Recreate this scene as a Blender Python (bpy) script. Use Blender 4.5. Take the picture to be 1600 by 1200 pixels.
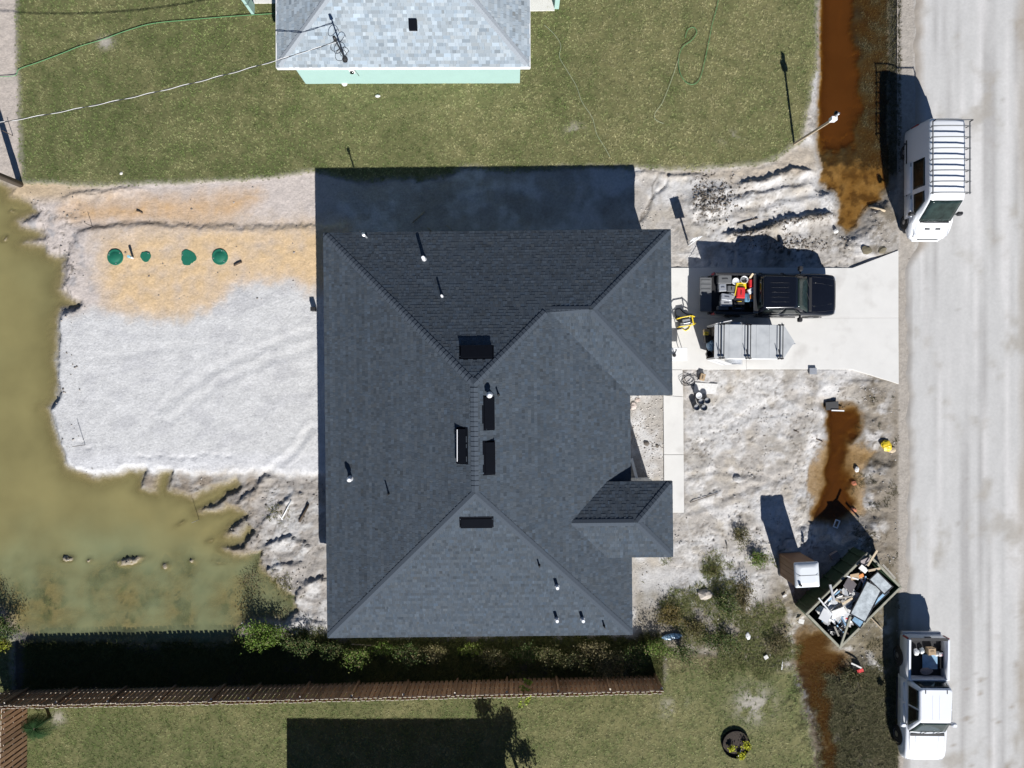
import bpy, bmesh, math, random
import numpy as np
from mathutils import Vector, Matrix

random.seed(7)
rng = np.random.default_rng(11)
scene = bpy.context.scene
COL = scene.collection
for o in list(bpy.data.objects):
    bpy.data.objects.remove(o)

# ------------------------------------------------------------------ camera
CAM_H = 35.0          # drone height above the lot (m)
FPX = 1120.0          # focal length in photo pixels (1600 wide)
cam_d = bpy.data.cameras.new('camera')
cam_d.sensor_width = 36.0
cam_d.lens = 36.0 * FPX / 1600.0
cam_d.clip_start = 0.5
cam_d.clip_end = 1500.0
cam = bpy.data.objects.new('camera', cam_d)
cam.location = (0, 0, CAM_H)
cam.rotation_euler = (0, 0, 0)
COL.objects.link(cam)
scene.camera = cam

# ------------------------------------------------------------------ sky + sun
SUN_DIR = Vector((0.40, -1.294, 1.0)).normalized()     # towards the sun
SUN_EL = math.asin(SUN_DIR.z)
SUN_AZ = math.atan2(SUN_DIR.x, SUN_DIR.y)              # clockwise from +Y
world = bpy.data.worlds.new('World')
scene.world = world
world.use_nodes = True
wn = world.node_tree.nodes
wl = world.node_tree.links
wn.clear()
sky = wn.new('ShaderNodeTexSky')
sky.sky_type = 'NISHITA'
sky.sun_disc = False
sky.sun_elevation = SUN_EL
sky.sun_rotation = SUN_AZ
sky.altitude = 300.0
sky.air_density = 0.7
sky.dust_density = 0.0
sky.ozone_density = 5.0
bg = wn.new('ShaderNodeBackground')
bg.inputs['Strength'].default_value = 0.05
wo = wn.new('ShaderNodeOutputWorld')
wl.new(sky.outputs['Color'], bg.inputs['Color'])
wl.new(bg.outputs['Background'], wo.inputs['Surface'])
sun_d = bpy.data.lights.new('sun', 'SUN')
sun_d.energy = 5.0
sun_d.angle = math.radians(0.5)
sun_d.color = (1.0, 0.975, 0.94)
sun = bpy.data.objects.new('sun', sun_d)
sun.rotation_euler = SUN_DIR.to_track_quat('Z', 'Y').to_euler()
sun.location = (20, -60, 50)
COL.objects.link(sun)

scene.view_settings.view_transform = 'Standard'
scene.view_settings.look = 'None'
scene.view_settings.gamma = 1.0
scene.view_settings.exposure = 0.52
scene.view_settings.use_curve_mapping = False

# ------------------------------------------------------------------ helpers
def G(px, py, z=0.0):
    """point of height z seen at photo pixel (px, py)"""
    k = (CAM_H - z) / FPX
    return Vector(((px - 800.0) * k, (600.0 - py) * k, z))

def s2l(c):
    c = c / 255.0
    return c / 12.92 if c <= 0.04045 else ((c + 0.055) / 1.055) ** 2.4

def A(r, g, b, k=1.4):
    """albedo of a sunlit level surface that the photo shows as sRGB r,g,b"""
    return (s2l(r) / k, s2l(g) / k, s2l(b) / k)

def new_obj(name, me, parent=None):
    o = bpy.data.objects.new(name, me)
    COL.objects.link(o)
    if parent is not None:
        o.parent = parent
    return o

def tag(o, label=None, cat=None, group=None, kind=None):
    if label: o['label'] = label
    if cat: o['category'] = cat
    if group: o['group'] = group
    if kind: o['kind'] = kind
    return o

def thing(name, label, cat, loc=(0, 0, 0), rz=0.0, group=None):
    o = bpy.data.objects.new(name, None)
    o.empty_display_size = 0.2
    COL.objects.link(o)
    o.location = loc
    o.rotation_euler = (0, 0, rz)
    return tag(o, label, cat, group)

class MB:
    """collects shapes into one mesh"""
    def __init__(self):
        self.v = []; self.f = []; self.sm = []
    def add(self, vs, fs, M=None, smooth=False):
        n = len(self.v)
        if M is not None:
            vs = [M @ Vector(p) for p in vs]
        self.v += [tuple(p) for p in vs]
        self.f += [tuple(i + n for i in f) for f in fs]
        self.sm += [smooth] * len(fs)
        return self
    def box(self, c, s, M=None, rz=0.0):
        x, y, z = s[0] / 2, s[1] / 2, s[2] / 2
        vs = [Vector((i * x, j * y, k * z)) for k in (-1, 1) for j in (-1, 1) for i in (-1, 1)]
        R = Matrix.Rotation(rz, 4, 'Z')
        vs = [R @ p + Vector(c) for p in vs]
        fs = [(0, 2, 3, 1), (4, 5, 7, 6), (0, 1, 5, 4), (2, 6, 7, 3), (0, 4, 6, 2), (1, 3, 7, 5)]
        return self.add(vs, fs, M)
    def bar(self, a, b, w, h=None, up=(0, 0, 1)):
        a = Vector(a); b = Vector(b); h = h or w
        d = b - a; L = d.length; d.normalize()
        up = Vector(up)
        if abs(d.dot(up)) > 0.98: up = Vector((1, 0, 0))
        s = d.cross(up).normalized(); u = s.cross(d)
        M = Matrix((( d.x, s.x, u.x, (a.x + b.x) / 2), (d.y, s.y, u.y, (a.y + b.y) / 2), (d.z, s.z, u.z, (a.z + b.z) / 2), (0, 0, 0, 1)))
        return self.box((0, 0, 0), (L, w, h), M)
    def cyl(self, a, b, r0, r1=None, n=12, caps=True, smooth=True):
        a = Vector(a); b = Vector(b); r1 = r0 if r1 is None else r1
        d = (b - a).normalized()
        s = d.cross(Vector((0, 0, 1)))
        if s.length < 1e-3: s = Vector((1, 0, 0))
        s.normalize(); u = d.cross(s)
        vs = []
        for p, r in ((a, r0), (b, r1)):
            for i in range(n):
                t = 2 * math.pi * i / n
                vs.append(p + s * (r * math.cos(t)) + u * (r * math.sin(t)))
        fs = [(i, (i + 1) % n, n + (i + 1) % n, n + i) for i in range(n)]
        self.add(vs, fs, None, smooth)
        if caps:
            self.add(vs, [tuple(range(n))[::-1], tuple(range(n, 2 * n))])
        return self
    def lathe(self, prof, n=24, M=None, smooth=True, close=False):
        vs = []
        for r, z in prof:
            for i in range(n):
                t = 2 * math.pi * i / n
                vs.append(Vector((r * math.cos(t), r * math.sin(t), z)))
        fs = []
        for k in range(len(prof) - 1):
            for i in range(n):
                fs.append((k * n + i, k * n + (i + 1) % n, (k + 1) * n + (i + 1) % n, (k + 1) * n + i))
        self.add(vs, fs, M, smooth)
        if close:
            m = (len(prof) - 1) * n
            self.add([vs[i] for i in range(n)], [tuple(range(n))[::-1]], M)
            self.add([vs[m + i] for i in range(n)], [tuple(range(n))], M)
        return self
    def tube(self, pts, r, n=6):
        pts = [Vector(p) for p in pts]
        vs = []
        for i, p in enumerate(pts):
            d = (pts[min(i + 1, len(pts) - 1)] - pts[max(i - 1, 0)]).normalized()
            s = d.cross(Vector((0, 0, 1)))
            if s.length < 1e-3: s = Vector((1, 0, 0))
            s.normalize(); u = d.cross(s)
            rr = r[i] if isinstance(r, (list, tuple)) else r
            for k in range(n):
                t = 2 * math.pi * k / n
                vs.append(p + s * (rr * math.cos(t)) + u * (rr * math.sin(t)))
        fs = []
        for i in range(len(pts) - 1):
            for k in range(n):
                fs.append((i * n + k, i * n + (k + 1) % n, (i + 1) * n + (k + 1) % n, (i + 1) * n + k))
        fs.append(tuple(range(n))[::-1])
        m = (len(pts) - 1) * n
        fs.append(tuple(range(m, m + n)))
        return self.add(vs, fs, None, True)
    def prism(self, poly, z0, z1, M=None):
        n = len(poly)
        vs = [(p[0], p[1], z0) for p in poly] + [(p[0], p[1], z1) for p in poly]
        fs = [tuple(range(n))[::-1], tuple(range(n, 2 * n))]
        fs += [(i, (i + 1) % n, n + (i + 1) % n, n + i) for i in range(n)]
        return self.add(vs, fs, M)
    def loft(self, rings, closed=True, cap0=True, cap1=True, M=None, smooth=True):
        n = len(rings[0]); vs = [p for r in rings for p in r]; fs = []
        for i in range(len(rings) - 1):
            for k in range(n if closed else n - 1):
                fs.append((i * n + k, i * n + (k + 1) % n, (i + 1) * n + (k + 1) % n, (i + 1) * n + k))
        self.add(vs, fs, M, smooth)
        if cap0: self.add(rings[0], [tuple(range(n))[::-1]], M)
        if cap1: self.add(rings[-1], [tuple(range(n))], M)
        return self
    def build(self, name, mat, parent=None, bevel=0.0, seg=2, sub=0):
        me = bpy.data.meshes.new(name)
        me.from_pydata(self.v, [], self.f)
        me.polygons.foreach_set('use_smooth', self.sm)
        me.materials.append(mat)
        bm = bmesh.new(); bm.from_mesh(me)
        bmesh.ops.remove_doubles(bm, verts=bm.verts, dist=1e-5)
        bmesh.ops.recalc_face_normals(bm, faces=bm.faces)
        bm.to_mesh(me); bm.free()
        o = new_obj(name, me, parent)
        if bevel:
            b = o.modifiers.new('bevel', 'BEVEL'); b.width = bevel; b.segments = seg; b.limit_method = 'ANGLE'
        if sub:
            b = o.modifiers.new('sub', 'SUBSURF'); b.levels = sub; b.render_levels = sub
        return o

def np_mesh(name, V, F, mat, col=None, parent=None, smooth=False):
    """big mesh from numpy arrays; F is (n,3) or (n,4); col per vertex (n,4)"""
    me = bpy.data.meshes.new(name)
    k = F.shape[1]
    me.vertices.add(len(V)); me.vertices.foreach_set('co', np.ascontiguousarray(V, dtype=np.float32).ravel())
    me.loops.add(F.size); me.loops.foreach_set('vertex_index', np.ascontiguousarray(F, dtype=np.int32).ravel())
    me.polygons.add(len(F))
    me.polygons.foreach_set('loop_start', np.arange(0, F.size, k, dtype=np.int32))
    me.polygons.foreach_set('loop_total', np.full(len(F), k, dtype=np.int32))
    me.update(calc_edges=True)
    me.polygons.foreach_set('use_smooth', np.full(len(F), bool(smooth)))
    if col is not None:
        ca = me.color_attributes.new('col', 'FLOAT_COLOR', 'POINT')
        ca.data.foreach_set('color', np.ascontiguousarray(col, dtype=np.float32).ravel())
    me.materials.append(mat)
    return new_obj(name, me, parent)

def copy_tree(o, parent=None):
    c = o.copy(); COL.objects.link(c)
    c.parent = parent
    for ch in list(o.children):
        copy_tree(ch, c)
    return c

# ------------------------------------------------------------------ materials
def mat(name, rgb, rough=0.6, metal=0.0, var=0.12, scale=3.0, bump=0.0, bscale=40.0, coat=0.0, spec=0.5, attr=False, dirt=None, transl=0.0):
    m = bpy.data.materials.new(name)
    m.use_nodes = True
    nt = m.node_tree; N = nt.nodes; L = nt.links
    b = N['Principled BSDF']
    b.inputs['Roughness'].default_value = rough
    b.inputs['Metallic'].default_value = metal
    b.inputs['Coat Weight'].default_value = coat
    b.inputs['Specular IOR Level'].default_value = spec
    tc = N.new('ShaderNodeTexCoord')
    if attr:
        src = N.new('ShaderNodeAttribute'); src.attribute_name = 'col'
        csock = src.outputs['Color']
    else:
        src = N.new('ShaderNodeRGB'); src.outputs[0].default_value = (*rgb, 1)
        csock = src.outputs[0]
    if dirt:
        nd = N.new('ShaderNodeTexNoise'); nd.inputs['Scale'].default_value = dirt[1]; nd.inputs['Detail'].default_value = 6
        L.new(tc.outputs['Object'], nd.inputs['Vector'])
        rr = N.new('ShaderNodeMapRange'); rr.inputs['From Min'].default_value = dirt[2]; rr.inputs['From Max'].default_value = dirt[2] + 0.2
        L.new(nd.outputs['Fac'], rr.inputs['Value'])
        mx = N.new('ShaderNodeMix'); mx.data_type = 'RGBA'
        L.new(rr.outputs['Result'], mx.inputs['Factor'])
        L.new(csock, mx.inputs['A']); mx.inputs['B'].default_value = (*dirt[0], 1)
        csock = mx.outputs['Result']
    if var:
        n = N.new('ShaderNodeTexNoise'); n.inputs['Scale'].default_value = scale; n.inputs['Detail'].default_value = 7
        n.inputs['Roughness'].default_value = 0.65
        L.new(tc.outputs['Object'], n.inputs['Vector'])
        r = N.new('ShaderNodeMapRange'); r.inputs['From Min'].default_value = 0.25; r.inputs['From Max'].default_value = 0.75
        r.inputs['To Min'].default_value = 1 - var; r.inputs['To Max'].default_value = 1 + var
        L.new(n.outputs['Fac'], r.inputs['Value'])
        vm = N.new('ShaderNodeVectorMath'); vm.operation = 'SCALE'
        L.new(csock, vm.inputs[0]); L.new(r.outputs['Result'], vm.inputs['Scale'])
        csock = vm.outputs['Vector']
    L.new(csock, b.inputs['Base Color'])
    if bump:
        n2 = N.new('ShaderNodeTexNoise'); n2.inputs['Scale'].default_value = bscale; n2.inputs['Detail'].default_value = 5
        L.new(tc.outputs['Object'], n2.inputs['Vector'])
        bp = N.new('ShaderNodeBump'); bp.inputs['Strength'].default_value = bump; bp.inputs['Distance'].default_value = 0.02
        L.new(n2.outputs['Fac'], bp.inputs['Height']); L.new(bp.outputs['Normal'], b.inputs['Normal'])
    if transl:
        t = N.new('ShaderNodeBsdfTranslucent'); L.new(csock, t.inputs['Color'])
        ms = N.new('ShaderNodeMixShader'); ms.inputs['Fac'].default_value = transl
        L.new(b.outputs['BSDF'], ms.inputs[1]); L.new(t.outputs['BSDF'], ms.inputs[2])
        L.new(ms.outputs['Shader'], N['Material Output'].inputs['Surface'])
    return m

def wood_mat(name, rgb, dark, axis_scale=(2, 2, 40), rough=0.8, pale_top=False):
    m = bpy.data.materials.new(name); m.use_nodes = True
    nt = m.node_tree; N = nt.nodes; L = nt.links
    b = N['Principled BSDF']; b.inputs['Roughness'].default_value = rough
    tc = N.new('ShaderNodeTexCoord'); mp = N.new('ShaderNodeMapping')
    mp.inputs['Scale'].default_value = axis_scale
    L.new(tc.outputs['Object'], mp.inputs['Vector'])
    n = N.new('ShaderNodeTexNoise'); n.inputs['Scale'].default_value = 1.0; n.inputs['Detail'].default_value = 6
    L.new(mp.outputs['Vector'], n.inputs['Vector'])
    r = N.new('ShaderNodeMapRange'); r.inputs['From Min'].default_value = 0.3; r.inputs['From Max'].default_value = 0.7
    L.new(n.outputs['Fac'], r.inputs['Value'])
    mx = N.new('ShaderNodeMix'); mx.data_type = 'RGBA'
    mx.inputs['A'].default_value = (*dark, 1); mx.inputs['B'].default_value = (*rgb, 1)
    L.new(r.outputs['Result'], mx.inputs['Factor'])
    oi = N.new('ShaderNodeObjectInfo')
    r2 = N.new('ShaderNodeMapRange'); r2.inputs['To Min'].default_value = 0.72; r2.inputs['To Max'].default_value = 1.25
    L.new(oi.outputs['Random'], r2.inputs['Value'])
    vm = N.new('ShaderNodeVectorMath'); vm.operation = 'SCALE'
    L.new(mx.outputs['Result'], vm.inputs[0]); L.new(r2.outputs['Result'], vm.inputs['Scale'])
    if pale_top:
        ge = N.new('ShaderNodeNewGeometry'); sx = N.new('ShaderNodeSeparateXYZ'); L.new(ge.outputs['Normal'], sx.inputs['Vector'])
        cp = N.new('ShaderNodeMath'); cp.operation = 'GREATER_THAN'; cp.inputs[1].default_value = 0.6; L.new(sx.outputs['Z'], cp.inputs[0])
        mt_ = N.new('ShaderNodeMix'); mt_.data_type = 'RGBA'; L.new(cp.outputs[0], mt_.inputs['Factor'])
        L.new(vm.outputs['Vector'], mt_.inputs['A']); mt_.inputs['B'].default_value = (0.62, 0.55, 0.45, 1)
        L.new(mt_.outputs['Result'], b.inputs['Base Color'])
        return m
    L.new(vm.outputs['Vector'], b.inputs['Base Color'])
    return m

M = {}
M['concrete'] = mat('concrete', (0.60, 0.59, 0.565), 0.85, var=0.05, scale=1.1, bump=0.12, bscale=60, dirt=((0.50, 0.485, 0.46), 0.9, 0.56))
M['soffit'] = mat('soffit', (0.72, 0.72, 0.70), 0.6, var=0.03)
M['stucco'] = mat('stucco', (0.60, 0.60, 0.58), 0.9, var=0.05, scale=2, bump=0.2, bscale=80)
M['mint'] = mat('mint_stucco', (0.32, 0.475, 0.44), 0.85, var=0.035, scale=1.5, bump=0.15, bscale=90)
M['tan_stucco'] = mat('tan_stucco', (0.45, 0.38, 0.30), 0.9, var=0.05)
M['fascia_dark'] = mat('fascia_dark', (0.05, 0.055, 0.065), 0.45, var=0.05)
M['white_trim'] = mat('white_trim', (0.78, 0.78, 0.78), 0.5, var=0.03)
M['shingle_dark'] = mat('shingle_dark', (0, 0, 0), 0.92, var=0.16, scale=22, attr=True, spec=0.3)
M['shingle_pale'] = mat('shingle_pale', (0, 0, 0), 0.92, var=0.06, scale=30, attr=True, spec=0.3)
M['cap_dark'] = mat('cap_dark', (0.056, 0.070, 0.089), 0.92, var=0.2, scale=30, spec=0.3)
M['cap_pale'] = mat('cap_pale', (0.30, 0.33, 0.36), 0.92, var=0.1, scale=30, bump=0.3, bscale=150, spec=0.3)
M['deck'] = mat('roof_deck', (0.03, 0.032, 0.036), 0.95, var=0.05)
M['deck_brown'] = mat('roof_brown', (0.16, 0.11, 0.08), 0.95, var=0.2, scale=8)
M['black_metal'] = mat('black_metal', (0.012, 0.013, 0.016), 0.45, var=0.1, scale=6)
M['vent_black'] = mat('vent_black', (0.004, 0.005, 0.008), 0.7, var=0.12, scale=5, spec=0.04)
M['galv'] = mat('galvanised', (0.55, 0.57, 0.6), 0.35, metal=0.6, var=0.1, scale=5)
M['white_metal'] = mat('white_metal', (0.8, 0.81, 0.83), 0.3, var=0.02, coat=0.3)
M['lead'] = mat('lead_flashing', (0.42, 0.43, 0.45), 0.5, metal=0.4)
M['black_rubber'] = mat('black_rubber', (0.012, 0.012, 0.013), 0.75, var=0.2)
M['rim'] = mat('wheel_rim', (0.32, 0.33, 0.35), 0.35, metal=0.8, var=0.05)
M['van_paint'] = mat('van_white_paint', (0.74, 0.76, 0.79), 0.28, var=0.025, scale=1.5, coat=0.5)
M['truck_white'] = mat('truck_white_paint', (0.74, 0.76, 0.80), 0.26, var=0.02, scale=1.5, coat=0.6)
M['truck_black'] = mat('truck_black_paint', (0.005, 0.006, 0.010), 0.2, var=0.15, scale=4, coat=0.5)
M['glass'] = mat('dark_glass', (0.010, 0.014, 0.014), 0.08, var=0.0, spec=0.4)
M['windshield'] = mat('windshield_glass', (0.016, 0.027, 0.025), 0.08, var=0.6, scale=3.5, spec=0.35)  # mottled base colour stands in for patches of reflection on the pane
M['lamp_clear'] = mat('headlight_lens', (0.5, 0.52, 0.55), 0.15, var=0.1, coat=0.5)
M['lamp_red'] = mat('tail_lens', (0.32, 0.01, 0.012), 0.2, var=0.05, coat=0.5)
M['black_plastic'] = mat('black_plastic', (0.02, 0.02, 0.022), 0.55, var=0.1)
M['grey_plastic'] = mat('grey_plastic', (0.12, 0.125, 0.13), 0.6, var=0.15)
M['bedliner'] = mat('bed_liner', (0.012, 0.012, 0.014), 0.8, var=0.2, scale=10)
M['alu'] = mat('aluminium_roof', (0.43, 0.445, 0.455), 0.6, metal=0.0, var=0.10, scale=2.2, dirt=((0.35, 0.365, 0.38), 1.5, 0.5))
M['alu_panel'] = mat('white_panel', (0.68, 0.68, 0.67), 0.45, var=0.04, scale=2)
M['dump_green'] = mat('dumpster_green', (0.03, 0.062, 0.03), 0.6, var=0.3, scale=3, dirt=((0.06, 0.055, 0.045), 4, 0.58))
M['dump_rim'] = mat('dumpster_rim', (0.26, 0.255, 0.20), 0.7, var=0.3, scale=5)
M['dump_in'] = mat('dumpster_inside', (0.03, 0.03, 0.03), 0.8, var=0.3)
M['toilet_brown'] = mat('toilet_brown', (0.21, 0.115, 0.06), 0.6, var=0.1, scale=2)
M['toilet_white'] = mat('toilet_roof', (0.62, 0.65, 0.68), 0.45, var=0.04)
M['lid_green'] = mat('lid_green', (0.008, 0.125, 0.075), 0.6, var=0.15, scale=5, dirt=((0.22, 0.25, 0.2), 4, 0.66))
M['pvc'] = mat('pvc_white', (0.75, 0.76, 0.76), 0.45, var=0.04)
M['light_blue'] = mat('light_blue', (0.25, 0.5, 0.6), 0.5)
M['yellow'] = mat('yellow_paint', (0.75, 0.55, 0.03), 0.4, var=0.08)
M['red'] = mat('red_plastic', (0.62, 0.03, 0.035), 0.45, var=0.08)
M['orange'] = mat('orange_fabric', (0.65, 0.22, 0.05), 0.7, var=0.2, scale=8)
M['blue'] = mat('blue_fabric', (0.10, 0.22, 0.34), 0.8, var=0.25, scale=8)
M['white_plastic'] = mat('white_plastic', (0.72, 0.73, 0.74), 0.45, var=0.04)
M['cardboard'] = mat('cardboard', (0.36, 0.26, 0.16), 0.85, var=0.12, scale=5)
M['plaster'] = mat('plaster_white', (0.62, 0.61, 0.59), 0.9, var=0.18, scale=9)
M['plastic_film'] = mat('plastic_film', (0.42, 0.46, 0.48), 0.2, var=0.45, scale=3.0, bump=0.7, bscale=6, coat=0.4)
M['film_blue'] = mat('film_blue', (0.22, 0.36, 0.50), 0.3, var=0.3, scale=4, bump=0.6, bscale=7)
M['bag_black'] = mat('black_bag', (0.008, 0.008, 0.01), 0.3, var=0.3, scale=6, bump=0.8, bscale=14)
M['purple_grey'] = mat('grey_board', (0.24, 0.21, 0.21), 0.85, var=0.1)
M['wood_pale'] = wood_mat('pale_wood', (0.52, 0.43, 0.31), (0.38, 0.30, 0.2), (3, 30, 30))
M['wood_grey'] = wood_mat('grey_wood', (0.36, 0.34, 0.30), (0.24, 0.22, 0.19), (3, 30, 30))
M['wood_dark'] = wood_mat('dark_wood', (0.10, 0.07, 0.045), (0.05, 0.035, 0.025), (3, 30, 30))
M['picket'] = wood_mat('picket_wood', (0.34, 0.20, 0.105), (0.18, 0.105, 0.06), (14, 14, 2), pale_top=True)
M['picket_end'] = wood_mat('picket_weathered', (0.52, 0.45, 0.36), (0.38, 0.32, 0.25), (14, 14, 2))
M['bark'] = mat('bark', (0.10, 0.075, 0.05), 0.95, var=0.3, scale=10)
M['leaf'] = mat('leaf', (0, 0, 0), 0.6, var=0.25, scale=2.0, attr=True, transl=0.18, spec=0.3)
M['grass'] = mat('grass_blade', (0, 0, 0), 0.7, var=0.0, attr=True, transl=0.2, spec=0.2)
M['mulch'] = mat('mulch', (0.04, 0.03, 0.024), 0.95, var=0.5, scale=14, bump=0.8, bscale=30)
M['rock'] = mat('rock', (0, 0, 0), 0.95, var=0.2, scale=9, attr=True, bump=0.3, bscale=20)
M['hose_green'] = mat('hose_green', (0.08, 0.27, 0.11), 0.5, var=0.1)
M['string_pale'] = mat('string_pale', (0.45, 0.50, 0.36), 0.7, var=0.1)
M['cable'] = mat('black_cable', (0.012, 0.014, 0.018), 0.6)
M['wire'] = mat('bare_wire', (0.62, 0.62, 0.62), 0.45, metal=0.2)
M['pole'] = wood_mat('pole_wood', (0.11, 0.09, 0.07), (0.07, 0.055, 0.045), (12, 12, 1))
# ================================================================== GROUND
def _grad(ix, iy, seed):
    h = (ix.astype(np.int64) * 374761393 + iy.astype(np.int64) * 668265263 + seed * 144665) & 0xffffffff
    h = ((h ^ (h >> 13)) * 1274126177) & 0xffffffff
    h = h ^ (h >> 16)
    return (h & 0xffff) / 65536.0 * 2 * np.pi

def gnoise(x, y, seed=0):
    x0 = np.floor(x); y0 = np.floor(y)
    fx = x - x0; fy = y - y0
    u = fx * fx * fx * (fx * (fx * 6 - 15) + 10); v = fy * fy * fy * (fy * (fy * 6 - 15) + 10)
    def d(i, j):
        a = _grad(x0 + i, y0 + j, seed)
        return np.cos(a) * (fx - i) + np.sin(a) * (fy - j)
    a = d(0, 0) * (1 - u) + d(1, 0) * u
    b = d(0, 1) * (1 - u) + d(1, 1) * u
    return (a * (1 - v) + b * v) * 1.5

def fbm(x, y, octv=4, seed=0, gain=0.5):
    s = np.zeros_like(x); a = 1.0; t = 0
    for i in range(octv):
        s += a * gnoise(x * 2 ** i, y * 2 ** i, seed + 31 * i); t += a; a *= gain
    return s / t

def sstep(a, b, x):
    t = np.clip((x - a) / (b - a), 0, 1)
    return t * t * (3 - 2 * t)

def sd_poly(PX, PY, poly, pad=90.0):
    """signed distance in photo pixels, negative inside"""
    P = np.array(poly, float)
    out = np.full(PX.shape, pad)
    m = (PX > P[:, 0].min() - pad) & (PX < P[:, 0].max() + pad) & (PY > P[:, 1].min() - pad) & (PY < P[:, 1].max() + pad)
    x = PX[m]; y = PY[m]
    d2 = np.full(x.shape, 1e12); ins = np.zeros(x.shape, bool)
    n = len(P)
    for i in range(n):
        ax, ay = P[i]; bx, by = P[(i + 1) % n]
        ex, ey = bx - ax, by - ay
        t = np.clip(((x - ax) * ex + (y - ay) * ey) / (ex * ex + ey * ey + 1e-9), 0, 1)
        d2 = np.minimum(d2, (x - ax - t * ex) ** 2 + (y - ay - t * ey) ** 2)
        if ay != by:
            c = ((ay > y) != (by > y)) & (x < (bx - ax) * (y - ay) / (by - ay) + ax)
            ins ^= c
    d = np.sqrt(d2); d = np.where(ins, -d, d)
    out[m] = np.clip(d, -1e9, pad)
    return out

def d_line(PX, PY, pts, pad=60.0):
    P = np.array(pts, float)
    out = np.full(PX.shape, pad)
    m = (PX > P[:, 0].min() - pad) & (PX < P[:, 0].max() + pad) & (PY > P[:, 1].min() - pad) & (PY < P[:, 1].max() + pad)
    x = PX[m]; y = PY[m]; d2 = np.full(x.shape, 1e12)
    for i in range(len(P) - 1):
        ax, ay = P[i]; bx, by = P[i + 1]; ex, ey = bx - ax, by - ay
        t = np.clip(((x - ax) * ex + (y - ay) * ey) / (ex * ex + ey * ey + 1e-9), 0, 1)
        d2 = np.minimum(d2, (x - ax - t * ex) ** 2 + (y - ay - t * ey) ** 2)
    out[m] = np.minimum(np.sqrt(d2), pad)
    return out

def blob(PX, PY, cx, cy, rx, ry, rot=0.0):
    c, s = math.cos(rot), math.sin(rot)
    u = ((PX - cx) * c + (PY - cy) * s) / rx; v = (-(PX - cx) * s + (PY - cy) * c) / ry
    return np.exp(-(u * u + v * v))

STEP = 0.075
gx = np.concatenate([[-320, -200, -120, -75, -50, -36, -30], np.arange(-27.5, 27.51, STEP), [30, 36, 50, 75, 120, 200, 320]])
gy = np.concatenate([[-320, -200, -120, -75, -50, -34, -25], np.arange(-21.5, 21.51, STEP), [25, 34, 50, 75, 120, 200, 320]])
NX, NY = len(gx), len(gy)
X, Y = np.meshgrid(gx, gy)
PX = 800 + X * 32; PY = 600 - Y * 32
n_lo = fbm(X * 0.35, Y * 0.35, 4, 1)
n_mid = fbm(X * 1.4, Y * 1.4, 4, 2)
n_hi = fbm(X * 5.5, Y * 5.5, 3, 3)
n_br = gnoise(X * 0.9, Y * 0.9, 8)
wob = n_mid * 9 + n_hi * 4          # ragged edges, in pixels
WX = PX + fbm(X * 1.1, Y * 1.1, 3, 41) * 14; WY = PY + fbm(X * 1.1, Y * 1.1, 3, 42) * 14

LAWN_N = [(20, -900), (26, 100), (30, 200), (33, 286), (90, 289), (150, 291), (300, 286), (400, 281), (490, 270), (520, 277), (560, 285), (640, 279), (655, 285), (700, 275), (725, 263), (800, 269), (880, 264), (980, 263), (1050, 266), (1180, 259), (1215, 249), (1238, 231), (1254, 219), (1268, 150), (1280, 100), (1283, -900)]
LAWN_S = [(-1500, 992), (22, 996), (24, 1086), (300, 1082), (700, 1072), (1036, 1058), (1042, 1020), (1110, 1022), (1180, 1036), (1252, 1048), (1262, 1110), (1284, 1200), (1290, 2200), (-1500, 2200)]
POND = [(-2600, 280), (0, 282), (9, 290), (12, 306), (45, 318), (52, 332), (22, 345), (28, 354), (60, 360), (64, 370), (32, 380), (66, 386), (72, 398), (98, 405), (94, 432), (90, 452), (104, 464), (118, 473), (92, 481), (85, 500), (84, 560), (86, 620), (70, 640), (82, 665), (90, 700), (100, 728), (118, 741), (150, 747), (192, 742), (198, 737), (222, 737), (217, 764), (241, 769), (249, 739), (265, 739), (261, 768), (300, 778), (340, 762), (368, 750), (374, 758), (345, 780), (306, 801), (322, 803), (352, 794), (372, 799), (384, 806), (360, 822), (350, 836), (372, 842), (384, 824), (394, 830), (378, 850), (348, 858), (362, 869), (405, 866), (402, 884), (415, 895), (435, 915), (452, 932), (462, 955), (442, 968), (420, 964), (385, 968), (366, 985), (362, 1002), (300, 1008), (180, 1004), (60, 1006), (46, 996), (24, 980), (6, 955), (-20, 945), (-2600, 930)]
D1 = [(1285, -1500), (1285, 100), (1282, 180), (1281, 230), (1290, 262), (1284, 284), (1308, 292), (1318, 318), (1312, 350), (1330, 363), (1346, 346), (1354, 320), (1376, 310), (1392, 290), (1394, 250), (1390, 200), (1392, 100), (1396, -1500)]
D2 = [(1290, 634), (1305, 628), (1325, 632), (1347, 648), (1352, 668), (1330, 690), (1326, 710), (1332, 740), (1334, 768), (1340, 790), (1322, 815), (1285, 815), (1272, 800), (1284, 780), (1290, 740), (1301, 700), (1296, 668)]
D2W = [(1284, 700), (1300, 690), (1345, 690), (1372, 708), (1350, 735), (1350, 770), (1356, 800), (1330, 815), (1275, 815), (1270, 770), (1268, 735)]
D3 = [(1262, 982), (1285, 985), (1308, 1012), (1328, 1026), (1322, 1048), (1300, 1058), (1306, 1110), (1322, 1200), (1330, 1500), (1330, 2600), (1280, 2600), (1283, 1200), (1272, 1130), (1256, 1080), (1250, 1030), (1252, 1000)]
PADP = [(120, 362), (150, 356), (215, 349), (300, 352), (420, 354), (540, 352), (560, 740), (480, 742), (420, 736), (330, 740), (260, 738), (200, 738), (150, 741), (118, 736), (100, 722), (92, 690), (84, 660), (76, 640), (90, 620), (90, 500), (98, 484), (112, 472), (104, 440), (106, 410), (112, 385)]
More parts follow.
